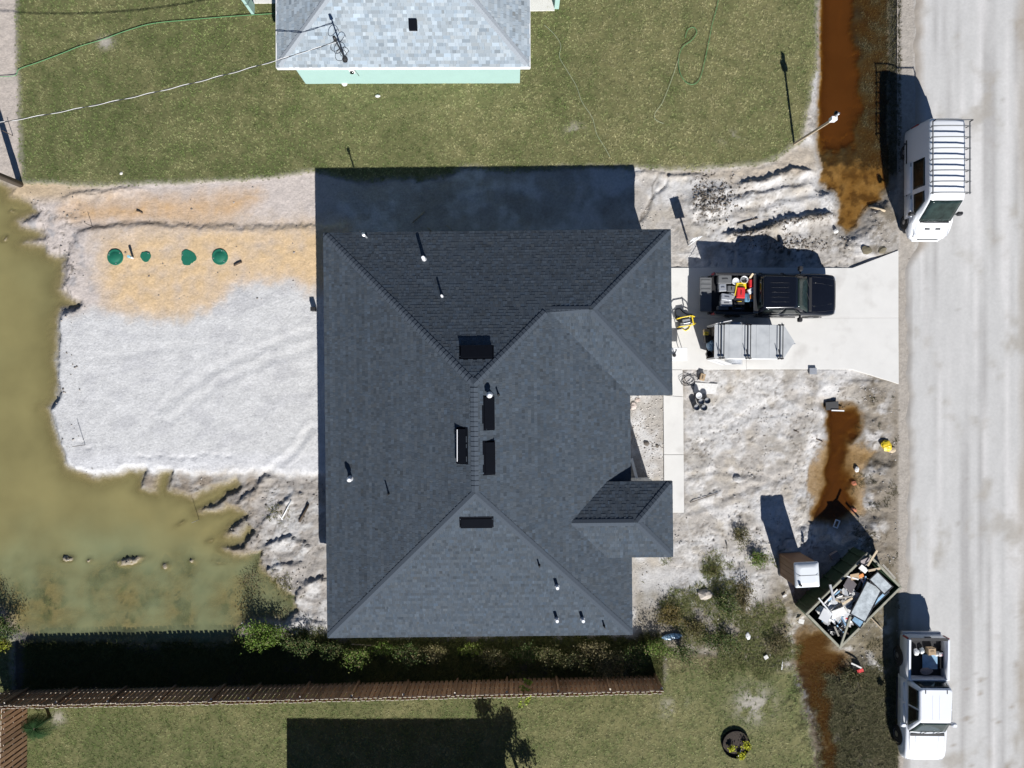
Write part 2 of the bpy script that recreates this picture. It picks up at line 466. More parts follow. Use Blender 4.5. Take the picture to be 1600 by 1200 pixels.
WHITE = [(90, 490), (150, 486), (200, 494), (270, 502), (330, 484), (370, 448), (440, 440), (490, 458), (560, 470), (560, 748), (450, 742), (420, 734), (200, 744), (105, 742), (84, 690), (70, 640), (84, 600), (84, 520)]
YEL1 = [(98, 340), (94, 322), (160, 312), (240, 306), (330, 306), (400, 296), (407, 314), (375, 335), (340, 348), (270, 350), (215, 345), (140, 352)]
YEL2 = [(162, 372), (230, 360), (330, 358), (500, 352), (560, 360), (560, 456), (496, 456), (440, 438), (370, 446), (330, 480), (270, 500), (200, 496), (168, 474), (158, 420)]

sd_lawn = np.minimum(sd_poly(PX, PY, LAWN_N), sd_poly(PX, PY, LAWN_S)) + wob * 0.45
sd_pond = sd_poly(WX * 0.4 + PX * 0.6, WY * 0.4 + PY * 0.6, POND, 160) + n_hi * 3
sd_d1 = sd_poly(PX + n_mid * 4 + n_hi * 2, PY + n_hi * 4 + n_mid * 12, D1, 160); sd_d2 = sd_poly(WX, WY, D2, 160); sd_d2w = sd_poly(WX, WY, D2W, 160) + n_hi * 5
sd_d3 = sd_poly(WX, WY, D3, 160) + n_hi * 4
sd_pad = sd_poly(PX, PY, PADP) + n_mid * 7 + n_hi * 5
sd_white = sd_poly(WX, WY, WHITE) + n_hi * 9 + n_mid * 10
sd_y1 = sd_poly(WX, WY, YEL1) + wob; sd_y2 = sd_poly(WX, WY, YEL2) + wob * 2

lawn = sstep(3, -3, sd_lawn)
WL_P, WL_D = -0.17, -0.26

# ---- heights
Z = 0.03 * n_mid + 0.012 * n_hi + 0.02 * n_lo
Z *= 1 - 0.6 * sstep(4, -14, sd_white)
Z = Z * (1 - lawn) + lawn * (0.05 + 0.02 * n_lo + 0.012 * n_hi)
Z += 0.13 * sstep(5, -7, sd_pad)
# disturbed, lumpy soil on the front yard, along the side and beside the pond
rough = sstep(1010, 1090, PX) * sstep(1405, 1370, PX) * (1 - lawn)
roughL = sstep(560, 480, PX) * sstep(725, 765, PY) * sstep(1000, 960, PY)
roughT = sstep(140, 110, PX) * sstep(300, 320, PY) * sstep(500, 470, PY)
lump = fbm(X * 2.4, Y * 2.4, 4, 21, 0.6)
Z += (rough * 0.05 + roughL * 0.09 + roughT * 0.04) * lump
crk = fbm(X * 1.3 + 0.5 * n_mid, Y * 1.7, 4, 26, 0.55); crk2 = fbm(X * 2.8, Y * 3.4 + 0.4 * n_mid, 3, 27, 0.55)
groove = np.maximum(np.exp(-(crk / 0.035) ** 2) * sstep(-0.1, 0.15, fbm(X * 0.6, Y * 0.6, 3, 28)), 0.7 * np.exp(-(crk2 / 0.05) ** 2) * sstep(0.0, 0.2, fbm(X * 0.8, Y * 0.8, 3, 29)))
broken = np.clip(rough + roughL + roughT, 0, 1) * (1 - lawn)
Z += broken * (0.06 * np.abs(fbm(X * 5.0, Y * 5.0, 3, 30, 0.6)) + 0.03 * np.maximum(fbm(X * 1.0, Y * 1.2, 3, 33), 0) - 0.05 * groove)
# heap of dug-up soil beside the side strip
heap = blob(PX, PY, 1108, 318, 30, 24); heap2 = blob(PX, PY, 1240, 390, 46, 22)
Z += heap * (0.22 + 0.30 * np.abs(fbm(X * 4, Y * 4, 3, 23))) + heap2 * (0.05 + 0.16 * np.abs(lump))
# steps and windrows: ground south of the line stands higher than north of it
def scarp(pts, h, w_n, w_s, side=0.0):
    dl = d_line(WX * 0.5 + PX * 0.5, WY * 0.5 + PY * 0.5, pts)
    P = np.array(pts, float)
    ly = np.interp(PX, P[:, 0], P[:, 1])
    south = PY > ly
    e = np.where(south, np.exp(-(dl / w_s) ** 2), np.exp(-(dl / w_n) ** 2))
    return h * e * (0.65 + 0.7 * np.clip(n_hi + 0.4, 0, 1))
Z += scarp([(1147, 366), (1180, 362), (1215, 350), (1250, 341), (1296, 334)], 0.26, 3.5, 13)
Z += scarp([(985, 273), (1010, 269), (1050, 274), (1095, 276)], 0.09, 2.5, 9)
Z += scarp([(1170, 286), (1205, 278), (1225, 272), (1238, 264), (1258, 267)], 0.20, 3, 14)
Z += scarp([(1165, 307), (1200, 300), (1260, 290), (1290, 283)], 0.08, 3, 8)
Z += scarp([(105, 308), (130, 300), (150, 297), (165, 303), (190, 297), (215, 294)], 0.08, 2.5, 8)
for pts, h in (([(385, 842), (405, 825), (430, 800), (460, 772)], 0.11), ([(395, 870), (425, 846), (455, 838), (475, 852)], 0.14),
               ([(418, 892), (440, 882), (465, 880)], 0.13), ([(452, 948), (465, 925), (480, 912), (505, 905)], 0.15), ([(430, 985), (470, 968), (500, 972)], 0.11),
               ([(375, 786), (400, 765), (415, 745)], 0.14)):
    Z += scarp(pts, h, 3.2, 12)
# vertical cracks in the drying side yard
for pts in ([(1027, 272), (1026, 290), (1018, 310), (1006, 335), (1000, 345)], [(1046, 272), (1040, 292), (1028, 300)]):
    Z -= 0.10 * np.exp(-(d_line(WX * .5 + PX * .5, PY, pts) / 2.2) ** 2)
# wheel ruts
def rut(pts, depth, w):
    global Z
    dl = d_line(WX * 0.4 + PX * 0.6, WY * 0.4 + PY * 0.6, pts)
    Z += -depth * np.exp(-(dl / w) ** 2) + 0.55 * depth * np.exp(-((dl - 1.9 * w) / (0.8 * w)) ** 2)
for off in (0, 26):
    rut([(290, 760 + off), (345, 742 + off), (400, 722 + off), (450, 690 + off), (490, 640 + off)], 0.03 if off else 0.0, 5)
    rut([(1090, 345 - off), (1180, 322 - off), (1280, 300 - off)], 0.05, 5)
rut([(250, 640), (330, 580), (420, 540), (480, 520)], 0.014, 6)
rut([(270, 655), (350, 597), (430, 560), (490, 545)], 0.012, 6)
rut([(160, 560), (240, 545), (330, 540)], 0.008, 6)
for fx, fy in ((222, 712), (235, 714), (250, 711), (270, 714), (286, 715), (304, 714), (320, 708), (340, 710), (358, 712), (130, 690), (140, 700)):
    Z -= 0.05 * blob(PX, PY, fx, fy, 5, 2.6)
rut([(1080, 800), (1150, 770), (1240, 740)], 0.04, 5); rut([(1080, 700), (1180, 640), (1270, 610)], 0.03, 6)
rut([(1075, 745), (1120, 735), (1200, 745)], 0.03, 4)
# pond and ditches
def basin(sd, wl, bank, slope, maxd):
    inner = wl - np.minimum(maxd, np.maximum(-sd, 0) * slope)
    t = np.clip(sd / bank, 0, 1); t = t * t * (3 - 2 * t)
    return inner, t
lowp = sstep(728, 742, PY) * sstep(150, 185, PX)
pin, pt = basin(sd_pond, WL_P, 13 - 6 * lowp, 0.009 + 0.004 * lowp, 0.5 - 0.34 * sstep(800, 930, PY + n_mid * 30) + 0.10 * n_mid)
Z = np.where(sd_pond < 0, pin + 0.05 * n_mid * sstep(0, -20, sd_pond), WL_P * (1 - pt) + np.maximum(Z, WL_P + 0.06) * pt)
for cx, cy, rx, ry, h, ro in ((102, 874, 12, 7, .42, 0), (136, 877, 7, 5, .36, 0), (200, 878, 27, 8, .44, -.2), (255, 886, 8, 7, .37, .6), (297, 878, 6, 6, .36, 0), (280, 818, 14, 4, .3, -.5), (325, 846, 9, 5, .3, -.4), (340, 880, 18, 6, .28, .2), (14, 329, 9, 5, .33, 0), (24, 341, 9, 4, .30, 0), (4, 372, 10, 7, .33, 0)):
    Z = np.maximum(Z, WL_P - 0.36 + h * 1.12 * blob(PX, PY, cx, cy, rx * 1.25, ry * 1.25, ro) * (1 + 0.5 * n_hi))
for sd, bank, slope, md in ((sd_d1, 24, 0.03, 0.55), (sd_d2, 30, 0.022, 0.34), (sd_d2w, 34, 0.002, 0.04), (sd_d3, 36, 0.008, 0.09)):
    din, dt = basin(sd, WL_D, bank, slope, md)
    Z = np.where(sd < 0, np.minimum(Z, din), np.where(sd < bank, np.minimum(Z, (WL_D * (1 - dt) + Z * dt)), Z))
# shallow shelf of the ditch beside the road and its silted end
shelf = (sd_d1 < 0) * np.maximum(sstep(1328, 1346, PX + n_hi * 6 + fbm(X * .5, Y * .5, 3, 150) * 22), sstep(205, 238, PY + n_hi * 14 + n_mid * 22 + (PX - 1310) * .35))
silt = (sd_d1 < 0) * sstep(244, 272, PY + n_hi * 12 + n_mid * 30)
Z = Z * (1 - shelf) + shelf * (WL_D - 0.045 + 0.06 * n_mid + 0.03 * n_lo)
Z = Z * (1 - silt) + silt * (WL_D - 0.06 + 0.05 * n_mid)
# level building plots, slab beds and road bed
def flat(x0, x1, y0, y1, z, s=6):
    global Z
    m = sstep(x0 - s, x0, PX) * sstep(x1 + s, x1, PX) * sstep(y0 - s, y0, PY) * sstep(y1 + s, y1, PY)
    Z = Z * (1 - m) + z * m
flat(538, 962, 392, 950, -0.02); flat(940, 1030, 392, 600, -0.02); flat(950, 1014, 748, 852, -0.02)
flat(1030, 1336, 422, 574, -0.06, 3); flat(1330, 1404, 402, 592, -0.06, 5); flat(1038, 1067, 574, 798, -0.06, 3)
flat(1412, 1900, -9000, 9000, -0.035, 14)
GZ = Z

def gz(x, y):
    i = int(np.clip(np.searchsorted(gx, x) - 1, 0, NX - 2)); j = int(np.clip(np.searchsorted(gy, y) - 1, 0, NY - 2))
    u = (x - gx[i]) / (gx[i + 1] - gx[i]); v = (y - gy[j]) / (gy[j + 1] - gy[j])
    return float((Z[j, i] * (1 - u) + Z[j, i + 1] * u) * (1 - v) + (Z[j + 1, i] * (1 - u) + Z[j + 1, i + 1] * u) * v)

def gz_arr(x, y, F=None):
    F = Z if F is None else F
    i = np.clip(np.searchsorted(gx, x) - 1, 0, NX - 2); j = np.clip(np.searchsorted(gy, y) - 1, 0, NY - 2)
    u = (x - gx[i]) / (gx[i + 1] - gx[i]); v = (y - gy[j]) / (gy[j + 1] - gy[j])
    return (F[j, i] * (1 - u) + F[j, i + 1] * u) * (1 - v) + (F[j + 1, i] * (1 - u) + F[j + 1, i + 1] * u) * v

def on(px, py, dz=0.0):
    """point on the ground seen at photo pixel (px, py)"""
    p = G(px, py, 0.0)
    for _ in range(3):
        p = G(px, py, gz(p.x, p.y))
    return Vector((p.x, p.y, p.z + dz))

# ---- soil colours
def put(C, rgb, m):
    return C * (1 - m[..., None]) + np.array(rgb)[None, None, :] * m[..., None]
C = np.zeros(X.shape + (3,)) + np.array(A(196, 190, 183))
C = put(C, A(220, 218, 216), sstep(-0.12, 0.22, n_lo + 0.5 * n_mid))
C = put(C, A(176, 169, 159), 0.7 * sstep(0.05, 0.35, fbm(X * 0.5, Y * 0.5, 4, 61)))
C = put(C, A(204, 192, 172), 0.35 * sstep(0.10, 0.35, fbm(X * 0.8, Y * 0.8, 4, 62)))
# the north-west corner: pinkish sand
nw = sstep(560, 480, PX) * sstep(520, 470, PY)
C = put(C, A(214, 203, 196), nw)
C = put(C, A(184, 180, 180), nw * sstep(0.05, 0.3, fbm(X * 1.3, Y * 1.3, 4, 63)) * sstep(200, 100, PX))
C = put(C, A(205, 180, 142), nw * sstep(230, 60, PX) * sstep(325, 300, PY) * 0.8)
C = put(C, A(214, 172, 116), 0.9 * sstep(18, -20, sd_y1) * (0.75 + 0.5 * n_mid))
C = put(C, A(230, 198, 152), 0.9 * sstep(30, -24, sd_y2) * np.clip(0.85 + 0.6 * n_mid + 0.4 * n_lo, 0, 1))
C = put(C, A(222, 222, 222), sstep(14, -16, sd_white))
C = put(C, A(232, 232, 234), sstep(10, -12, sd_white) * sstep(700, 718, PY) * sstep(748, 735, PY) * 0.8)
C = put(C, A(198, 198, 201), sstep(10, -12, sd_white) * 0.45 * sstep(0.05, 0.3, fbm(X * 0.6 + Y * 0.35, Y * 1.1 - X * 0.4, 4, 64)))
# mud beside the pond
mud = sstep(560, 480, PX) * sstep(735, 756, PY + n_mid * 14) * sstep(1010, 970, PY)
C = put(C, A(176, 170, 164), mud)
C = put(C, A(206, 204, 202), mud * sstep(380, 440, PX) * sstep(-0.1, 0.25, n_mid + n_lo))
C = put(C, A(150, 132, 108), mud * sstep(430, 380, PX) * 0.6 * sstep(-0.2, 0.2, n_mid))
# west path beyond the lawn
C = put(C, A(203, 192, 182), sstep(36, 28, PX) * sstep(296, 286, PY))
# front yard near the road, darker organic soil
fr = sstep(1330, 1372, PX + n_mid * 22) * sstep(1412, 1400, PX) * sstep(270, 300, PY)
C = put(C, A(158, 148, 134), fr * (0.55 + 0.45 * sstep(600, 620, PY)))
C = put(C, A(118, 108, 92), fr * sstep(0.0, 0.3, n_mid + 0.3 * n_lo) * 0.8)
C = put(C, A(120, 110, 84), sstep(1180, 1240, PX + n_mid * 30) * sstep(1412, 1400, PX) * sstep(860, 930, PY + n_mid * 30) * 0.75)
C = put(C, A(205, 205, 206), sstep(990, 1010, PX) * sstep(1190, 1150, PX) * sstep(880, 900, PY) * sstep(960, 940, PY) * 0.7)
C = put(C, A(230, 227, 224), rough * sstep(0.0, 0.3, fbm(X * 0.9, Y * 0.9, 5, 65, 0.6)) * 0.85)
C = put(C, A(112, 103, 92), broken * groove * 0.7)
C = put(C, A(70, 62, 52), rough * 0.75 * sstep(0.34, 0.5, fbm(X * 2.6, Y * 2.6, 5, 66, 0.65)))
C = put(C, A(74, 66, 56), (roughT + roughL) * 0.75 * sstep(0.26, 0.42, fbm(X * 2.4, Y * 2.4, 5, 67, 0.65)))
hp = np.clip(heap * 1.4, 0, 1) * sstep(-0.1, 0.2, fbm(X * 3.5, Y * 3.5, 4, 24, 0.65)); C = put(C, A(48, 44, 40), hp * 0.9)
C = put(C, A(60, 54, 46), np.clip(heap2 * 1.3, 0, 1) * sstep(0.05, 0.25, fbm(X * 3.2, Y * 3.2, 4, 25, 0.65)) * 0.85)
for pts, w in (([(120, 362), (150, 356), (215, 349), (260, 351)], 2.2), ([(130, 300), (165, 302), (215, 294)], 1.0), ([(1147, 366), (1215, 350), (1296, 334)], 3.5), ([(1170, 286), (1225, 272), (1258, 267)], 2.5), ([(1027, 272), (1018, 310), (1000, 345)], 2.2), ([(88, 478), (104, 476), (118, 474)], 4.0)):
    C = put(C, A(66, 58, 50), 0.75 * np.exp(-(d_line(WX * .6 + PX * .4, WY * .6 + PY * .4, pts) / w) ** 2) * sstep(-0.5, 0.1, n_hi))  # dark soil lines; the shade of scarps and cracks is painted in here too
# pale fill at the culvert corner
C = put(C, A(200, 188, 172), sstep(10, -10, sd_poly(WX, WY, [(1000, 268), (1180, 262), (1216, 252), (1245, 228), (1272, 228), (1284, 262), (1220, 276), (1140, 284), (1080, 276)])))
# lawn soil, thatch
thatch = np.clip(0.42 + np.clip((PX - 500) / 2600, -0.1, 0.2) + 0.55 * fbm(X * 0.22, Y * 0.22, 3, 71) + 0.8 * fbm(X * 1.1, Y * 1.1, 4, 72, 0.7) + 0.3 * n_hi, 0, 1)
Cl = np.array(A(100, 105, 66))[None, None] * (1 - thatch[..., None]) + np.array(A(132, 129, 88))[None, None] * thatch[..., None]
C = C * (1 - lawn[..., None]) + Cl * lawn[..., None]
bare = lawn * np.clip(blob(PX, PY, 1178, 1100, 26, 24) * 1.3 * sstep(-0.35, 0.1, n_mid) + 0.7 * blob(PX, PY, 1050, 1105, 22, 14) * sstep(-0.1, 0.2, n_mid) + 1.2 * blob(PX, PY, 166, 67, 11, 9) + 0.8 * blob(PX, PY, 898, 208, 12, 14) * sstep(0, .2, n_mid) + 0.8 * blob(PX, PY, 1140, 215, 16, 8) * sstep(0, .2, n_mid) + 0.9 * blob(PX, PY, 92, 1121, 10, 10) + sstep(-10, 0, sd_lawn) * 0.5, 0, 1)
C = put(C, A(184, 178, 166), bare)
lawn_tone = 1 + 0.35 * fbm(X * 0.3, Y * 0.3, 4, 73)
# strip along the fence: dark litter; ground under water
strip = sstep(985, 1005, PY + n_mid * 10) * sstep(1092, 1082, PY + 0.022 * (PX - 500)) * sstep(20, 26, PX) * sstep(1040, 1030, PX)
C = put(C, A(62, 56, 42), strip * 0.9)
C = put(C, A(120, 108, 82), sstep(985, 1000, PX) * sstep(1250, 1220, PX) * sstep(905, 960, PY + n_mid * 40) * sstep(1060, 1030, PY) * 0.7)
under_p = sstep(10, -6, sd_pond)
C = put(C, A(168, 152, 106), under_p * 0.9)
pw = sstep(840, 900, PY + n_mid * 40) * (sd_pond < 0)
C = put(C, A(96, 108, 64), pw * 0.85 * sstep(0.0, 0.3, fbm(X * 0.9, Y * 0.9, 5, 81, 0.6)) * 0.95)
C = put(C, A(58, 60, 36), pw * sstep(0.22, 0.42, fbm(X * 1.6, Y * 1.6, 5, 82, 0.65)) * 0.9)
isl = (sd_pond < -6) * sstep(WL_P - 0.02, WL_P + 0.04, Z)
C = put(C, A(168, 158, 140), isl * 1.0)
# ditch beds
ud = np.maximum(np.maximum(sstep(6, -4, sd_d1), sstep(8, -4, sd_d2)), np.maximum(sstep(8, -2, sd_d2w) * .8, sstep(8, -4, sd_d3)))
C = put(C, A(178, 144, 92), ud)
C = put(C, A(132, 104, 66), sstep(8, -4, sd_d2))
C = put(C, A(104, 82, 48), sstep(10, -6, sd_d3))
C = put(C, A(48, 42, 30), sstep(10, -6, sd_d3) * sstep(1020, 1080, PY + n_mid * 30))
C = put(C, A(66, 63, 44), shelf * (1 - silt) * 0.97)
C = put(C, A(44, 42, 30), shelf * (1 - silt) * sstep(0.0, 0.3, fbm(X * 1.2, Y * 0.8, 4, 83)) * 0.7)
C = put(C, A(70, 66, 46), sstep(1388, 1396, PX + n_hi * 5) * sstep(1410, 1404, PX + n_hi * 4) * sstep(300, 260, PY) * 0.9)
C = put(C, A(96, 74, 42), silt * sstep(-0.02, 0.25, fbm(X * 1.8, Y * 1.8, 4, 84)) * 0.8)
bot = sstep(1258, 1285, PX + n_mid * 10 - (PY - 1060) * 0.16) * sstep(1410, 1390, PX) * sstep(1045, 1075, PY + n_mid * 12)
C = put(C, A(72, 66, 44), bot * 0.9)
C = put(C, A(150, 152, 156), 0.75 * np.exp(-(d_line(WX, WY, [(1250, 1062), (1262, 1095), (1270, 1120), (1285, 1150), (1296, 1200)]) / 5) ** 2) * sstep(-.2, .2, n_hi))
# road verge
C = put(C, A(186, 178, 168), sstep(1403, 1407, PX + n_hi * 4) * sstep(1440, 1425, PX) * 0.95)
C = put(C, A(188, 184, 178), sstep(1425, 1440, PX))
C *= (1 + 0.10 * n_hi + 0.08 * n_mid)[..., None]
C = np.clip(C, 0.004, 0.85)
wet = np.clip(np.maximum(sstep(16, 0, sd_pond), np.maximum(sstep(14, 0, sd_d1), np.maximum(sstep(20, 0, sd_d2), np.maximum(sstep(14, 0, sd_d2w), sstep(14, 0, sd_d3))))), 0, 1)
inw = np.maximum(sd_pond < 0, np.minimum(np.minimum(sd_d1, sd_d2), np.minimum(sd_d2w, sd_d3)) < 0)
C *= (1 - 0.30 * wet * (1 - inw))[..., None]

def grid_faces(nx, ny):
    i = np.arange(nx - 1)[None, :] + np.arange(ny - 1)[:, None] * nx
    i = i.ravel()
    return np.stack([i, i + 1, i + nx + 1, i + nx], 1)

def ground_mat():
    m = bpy.data.materials.new('ground_soil'); m.use_nodes = True
    nt = m.node_tree; N = nt.nodes; L = nt.links; b = N['Principled BSDF']
    b.inputs['Specular IOR Level'].default_value = 0.25
    tc = N.new('ShaderNodeTexCoord'); at = N.new('ShaderNodeAttribute'); at.attribute_name = 'col'
    def noise(sc, det, ro=0.6):
        n = N.new('ShaderNodeTexNoise'); n.inputs['Scale'].default_value = sc; n.inputs['Detail'].default_value = det; n.inputs['Roughness'].default_value = ro
        L.new(tc.outputs['Object'], n.inputs['Vector']); return n
    def rng_(s, a, b2, c, d):
        r = N.new('ShaderNodeMapRange'); r.inputs['From Min'].default_value = a; r.inputs['From Max'].default_value = b2
        r.inputs['To Min'].default_value = c; r.inputs['To Max'].default_value = d
        L.new(s, r.inputs['Value']); return r.outputs['Result']
    n1 = noise(9.0, 8, 0.7); n2 = noise(2.2, 6)
    f1 = rng_(n1.outputs['Fac'], 0.3, 0.7, 0.80, 1.14); f2 = rng_(n2.outputs['Fac'], 0.3, 0.7, 0.92, 1.06)
    # small dark specks of roots and litter
    n3 = noise(4.5, 9, 0.75); f3 = rng_(n3.outputs['Fac'], 0.30, 0.37, 0.55, 1.0)
    mu = N.new('ShaderNodeMath'); mu.operation = 'MULTIPLY'; L.new(f1, mu.inputs[0]); L.new(f2, mu.inputs[1])
    mu2 = N.new('ShaderNodeMath'); mu2.operation = 'MULTIPLY'; L.new(mu.outputs[0], mu2.inputs[0]); L.new(f3, mu2.inputs[1])
    vm = N.new('ShaderNodeVectorMath'); vm.operation = 'SCALE'; L.new(at.outputs['Color'], vm.inputs[0]); L.new(mu2.outputs[0], vm.inputs['Scale'])
    L.new(vm.outputs['Vector'], b.inputs['Base Color'])
    L.new(rng_(at.outputs['Alpha'], 0, 1, 0.95, 0.5), b.inputs['Roughness'])
    nb = noise(11.0, 8, 0.68)
    bp = N.new('ShaderNodeBump'); bp.inputs['Strength'].default_value = 0.46; bp.inputs['Distance'].default_value = 0.06
    nb2 = noise(3.2, 4, 0.5); ad = N.new('ShaderNodeMath'); ad.operation = 'ADD'; L.new(nb.outputs['Fac'], ad.inputs[0]); L.new(nb2.outputs['Fac'], ad.inputs[1])
    L.new(ad.outputs[0], bp.inputs['Height']); L.new(bp.outputs['Normal'], b.inputs['Normal'])
    return m
Vg = np.stack([X, Y, Z], -1).reshape(-1, 3)
Cg = np.concatenate([C, wet[..., None]], -1).reshape(-1, 4)
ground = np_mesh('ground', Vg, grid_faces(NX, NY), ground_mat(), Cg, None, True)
tag(ground, 'sandy building lot with lawns on both sides and dug-out pond and ditch beds', kind='structure')

# ------------------------------------------------------------------ water
def water_mat(name, murk_rgb, bump):
    m = bpy.data.materials.new(name); m.use_nodes = True
    nt = m.node_tree; N = nt.nodes; L = nt.links; b = N['Principled BSDF']
    tc = N.new('ShaderNodeTexCoord')
    at = N.new('ShaderNodeAttribute'); at.attribute_name = 'col'      # rgb: light let through by that depth, a: cloudiness
    n = N.new('ShaderNodeTexNoise'); n.inputs['Scale'].default_value = 0.5; n.inputs['Detail'].default_value = 5
    L.new(tc.outputs['Object'], n.inputs['Vector'])
    r = N.new('ShaderNodeMapRange'); r.inputs['From Min'].default_value = 0.3; r.inputs['From Max'].default_value = 0.7
    r.inputs['To Min'].default_value = 0.88; r.inputs['To Max'].default_value = 1.1
    L.new(n.outputs['Fac'], r.inputs['Value'])
    rgb = N.new('ShaderNodeAttribute'); rgb.attribute_name = 'murk'
    vm = N.new('ShaderNodeVectorMath'); vm.operation = 'SCALE'; L.new(rgb.outputs[0], vm.inputs[0]); L.new(r.outputs['Result'], vm.inputs['Scale'])
    L.new(vm.outputs['Vector'], b.inputs['Base Color'])
    b.inputs['Roughness'].default_value = 0.08; b.inputs['IOR'].default_value = 1.33; b.inputs['Specular IOR Level'].default_value = 0.3
    tr = N.new('ShaderNodeBsdfTransparent'); L.new(at.outputs['Color'], tr.inputs['Color'])
    gl = N.new('ShaderNodeBsdfGlossy'); gl.inputs['Roughness'].default_value = 0.06
    n2 = N.new('ShaderNodeTexNoise'); n2.inputs['Scale'].default_value = 6.0; n2.inputs['Detail'].default_value = 3
    L.new(tc.outputs['Object'], n2.inputs['Vector'])
    bp = N.new('ShaderNodeBump'); bp.inputs['Strength'].default_value = bump; bp.inputs['Distance'].default_value = 0.01
    L.new(n2.outputs['Fac'], bp.inputs['Height'])
    for q in (b, gl): L.new(bp.outputs['Normal'], q.inputs['Normal'])
    m1 = N.new('ShaderNodeMixShader'); m1.inputs['Fac'].default_value = 0.02; L.new(tr.outputs['BSDF'], m1.inputs[1]); L.new(gl.outputs['BSDF'], m1.inputs[2])
    m2 = N.new('ShaderNodeMixShader'); L.new(at.outputs['Alpha'], m2.inputs['Fac']); L.new(m1.outputs['Shader'], m2.inputs[1]); L.new(b.outputs['BSDF'], m2.inputs[2])
    L.new(m2.outputs['Shader'], N['Material Output'].inputs['Surface'])
    return m
def water(name, label, x0, x1, y0, y1, step, wl, absorb, murk, kmurk, mmin, mmax, bump):
    xs = np.arange(x0, x1 + 1e-6, step); ys = np.arange(y0, y1 + 1e-6, step)
    wx, wy = np.meshgrid(xs, ys)
    g = gz_arr(wx, wy)
    d = np.clip(wl - g, 0.0, 2.0)
    T = np.exp(-d[..., None] * np.array(absorb)[None, None])
    a = mmin + (mmax - mmin) * (1 - np.exp(-d * kmurk))
    if name == 'pond_water':
        clear = sstep(830, 930, 600 - 32 * wy + 60 * fbm(wx * .35, wy * .35, 3, 120)) * np.clip(0.35 + 1.0 * fbm(wx * .5, wy * .5, 5, 121, .6), 0.05, 0.7)
        a = a * (1 - clear)
    V = np.stack([wx, wy, np.full_like(wx, wl)], -1).reshape(-1, 3)
    F = grid_faces(len(xs), len(ys))
    wetf = (g.ravel()[F] < wl + 0.03).any(1)
    o = np_mesh(name, V, F[wetf], water_mat(name, murk, bump), np.concatenate([T, a[..., None]], -1).reshape(-1, 4), None, True)
    mk = np.zeros(wx.shape + (4,)) + np.array([*murk, 1.0])
    if name == 'pond_water':
        gq = np.clip(sstep(780, 930, 600 - 32 * wy + 70 * fbm(wx * .3, wy * .3, 3, 122)) * .9 + .25 * fbm(wx * .2, wy * .2, 3, 123), 0, 1)[..., None]
        mk = mk * (1 - gq) + np.array([*A(142, 150, 114), 1.0]) * gq
    ca = o.data.color_attributes.new('murk', 'FLOAT_COLOR', 'POINT')
    ca.data.foreach_set('color', np.ascontiguousarray(mk, dtype=np.float32).ravel())
    return tag(o, label, kind='structure')
water('pond_water', 'cloudy olive pond water', -60.0, -9.4, -14.9, 10.4, 0.16, WL_P, (0.9, 1.1, 2.2), A(150, 142, 97), 8.0, 0.12, 0.97, 0.05)
water('ditch_water', 'rusty brown ditch water', 13.2, 18.95, -60.0, 60.0, 0.12, WL_D, (1.0, 2.4, 6.5), A(90, 53, 20), 5.0, 0.03, 0.95, 0.05)

# ------------------------------------------------------------------ road
rx = np.concatenate([np.arange(1403, 1440, 3.0), np.arange(1440, 1700, 7.0)]); ry = np.concatenate([[-9000, -5000, -2500, -1200, -500], np.arange(-100, 1301, 4.0), [1700, 2400, 3700, 6000, 9000]])
RX, RY = np.meshgrid(rx, ry)
wx = (RX - 800) / 32; wy = (600 - RY) / 32
edge = fbm(wx * 0.0 + 3, wy * 0.8, 4, 91) * 8 + fbm(wx * 0 + 9, wy * 0.16, 2, 92) * 8
left_edge = 1412 + edge + 14 * sstep(420, 380, RY) - 8 * sstep(900, 1000, RY)
t = sstep(-1, 15, RX - left_edge) * sstep(1697, 1684, RX)
RZ = -0.075 + 0.085 * t + 0.03 * np.sin(np.clip((RX - 1412) / 270, 0, 1) * np.pi) + 0.006 * gnoise(wx * 1.2, wy * 0.25, 93)
RC = np.zeros(RX.shape + (3,)) + np.array(A(210, 209, 207))
st = fbm(wx * 2.2, wy * 0.05, 4, 94); RC = put(RC, A(184, 182, 180), 0.9 * sstep(0.0, 0.3, st))
RC = put(RC, A(226, 224, 222), 0.9 * sstep(0.05, 0.35, fbm(wx * 1.6, wy * 0.06, 4, 95)))
RC = put(RC, A(178, 172, 162), 0.75 * sstep(0.10, 0.42, fbm(wx * 0.5, wy * 0.35, 5, 96, 0.6)))
RC = put(RC, A(160, 150, 136), 0.7 * sstep(0.25, 0.45, fbm(wx * 1.5, wy * 1.2, 5, 97, 0.65)) * sstep(980, 1060, RY))
RC = put(RC, A(184, 172, 158), 0.9 * sstep(24, 6, RX - left_edge) * sstep(420, 380, RY)); RC = put(RC, A(176, 168, 158), 0.8 * sstep(20, 2, RX - left_edge))
RC = put(RC, A(172, 160, 144), 0.7 * sstep(1582, 1605, RX + 10 * gnoise(wx, wy * .3, 98)))
RC = put(RC, A(166, 161, 154), 0.45 * sstep(0.38, 0.5, fbm(wx * 2.5, wy * 2.0, 5, 140, 0.7)))
RC *= (1 + 0.07 * fbm(wx * 4, wy * 1.2, 3, 99))[..., None]
V = np.stack([wx, wy, RZ], -1).reshape(-1, 3)
road_m = mat('road_gravel', (0, 0, 0), 0.95, var=0.07, scale=7, bump=0.35, bscale=28, attr=True, spec=0.2)
road = np_mesh('road', V, grid_faces(len(rx), len(ry))[:, ::-1], road_m, np.concatenate([RC, np.ones(RC.shape[:2] + (1,))], -1).reshape(-1, 4), None, True)
tag(road, 'pale unpaved road', kind='structure')

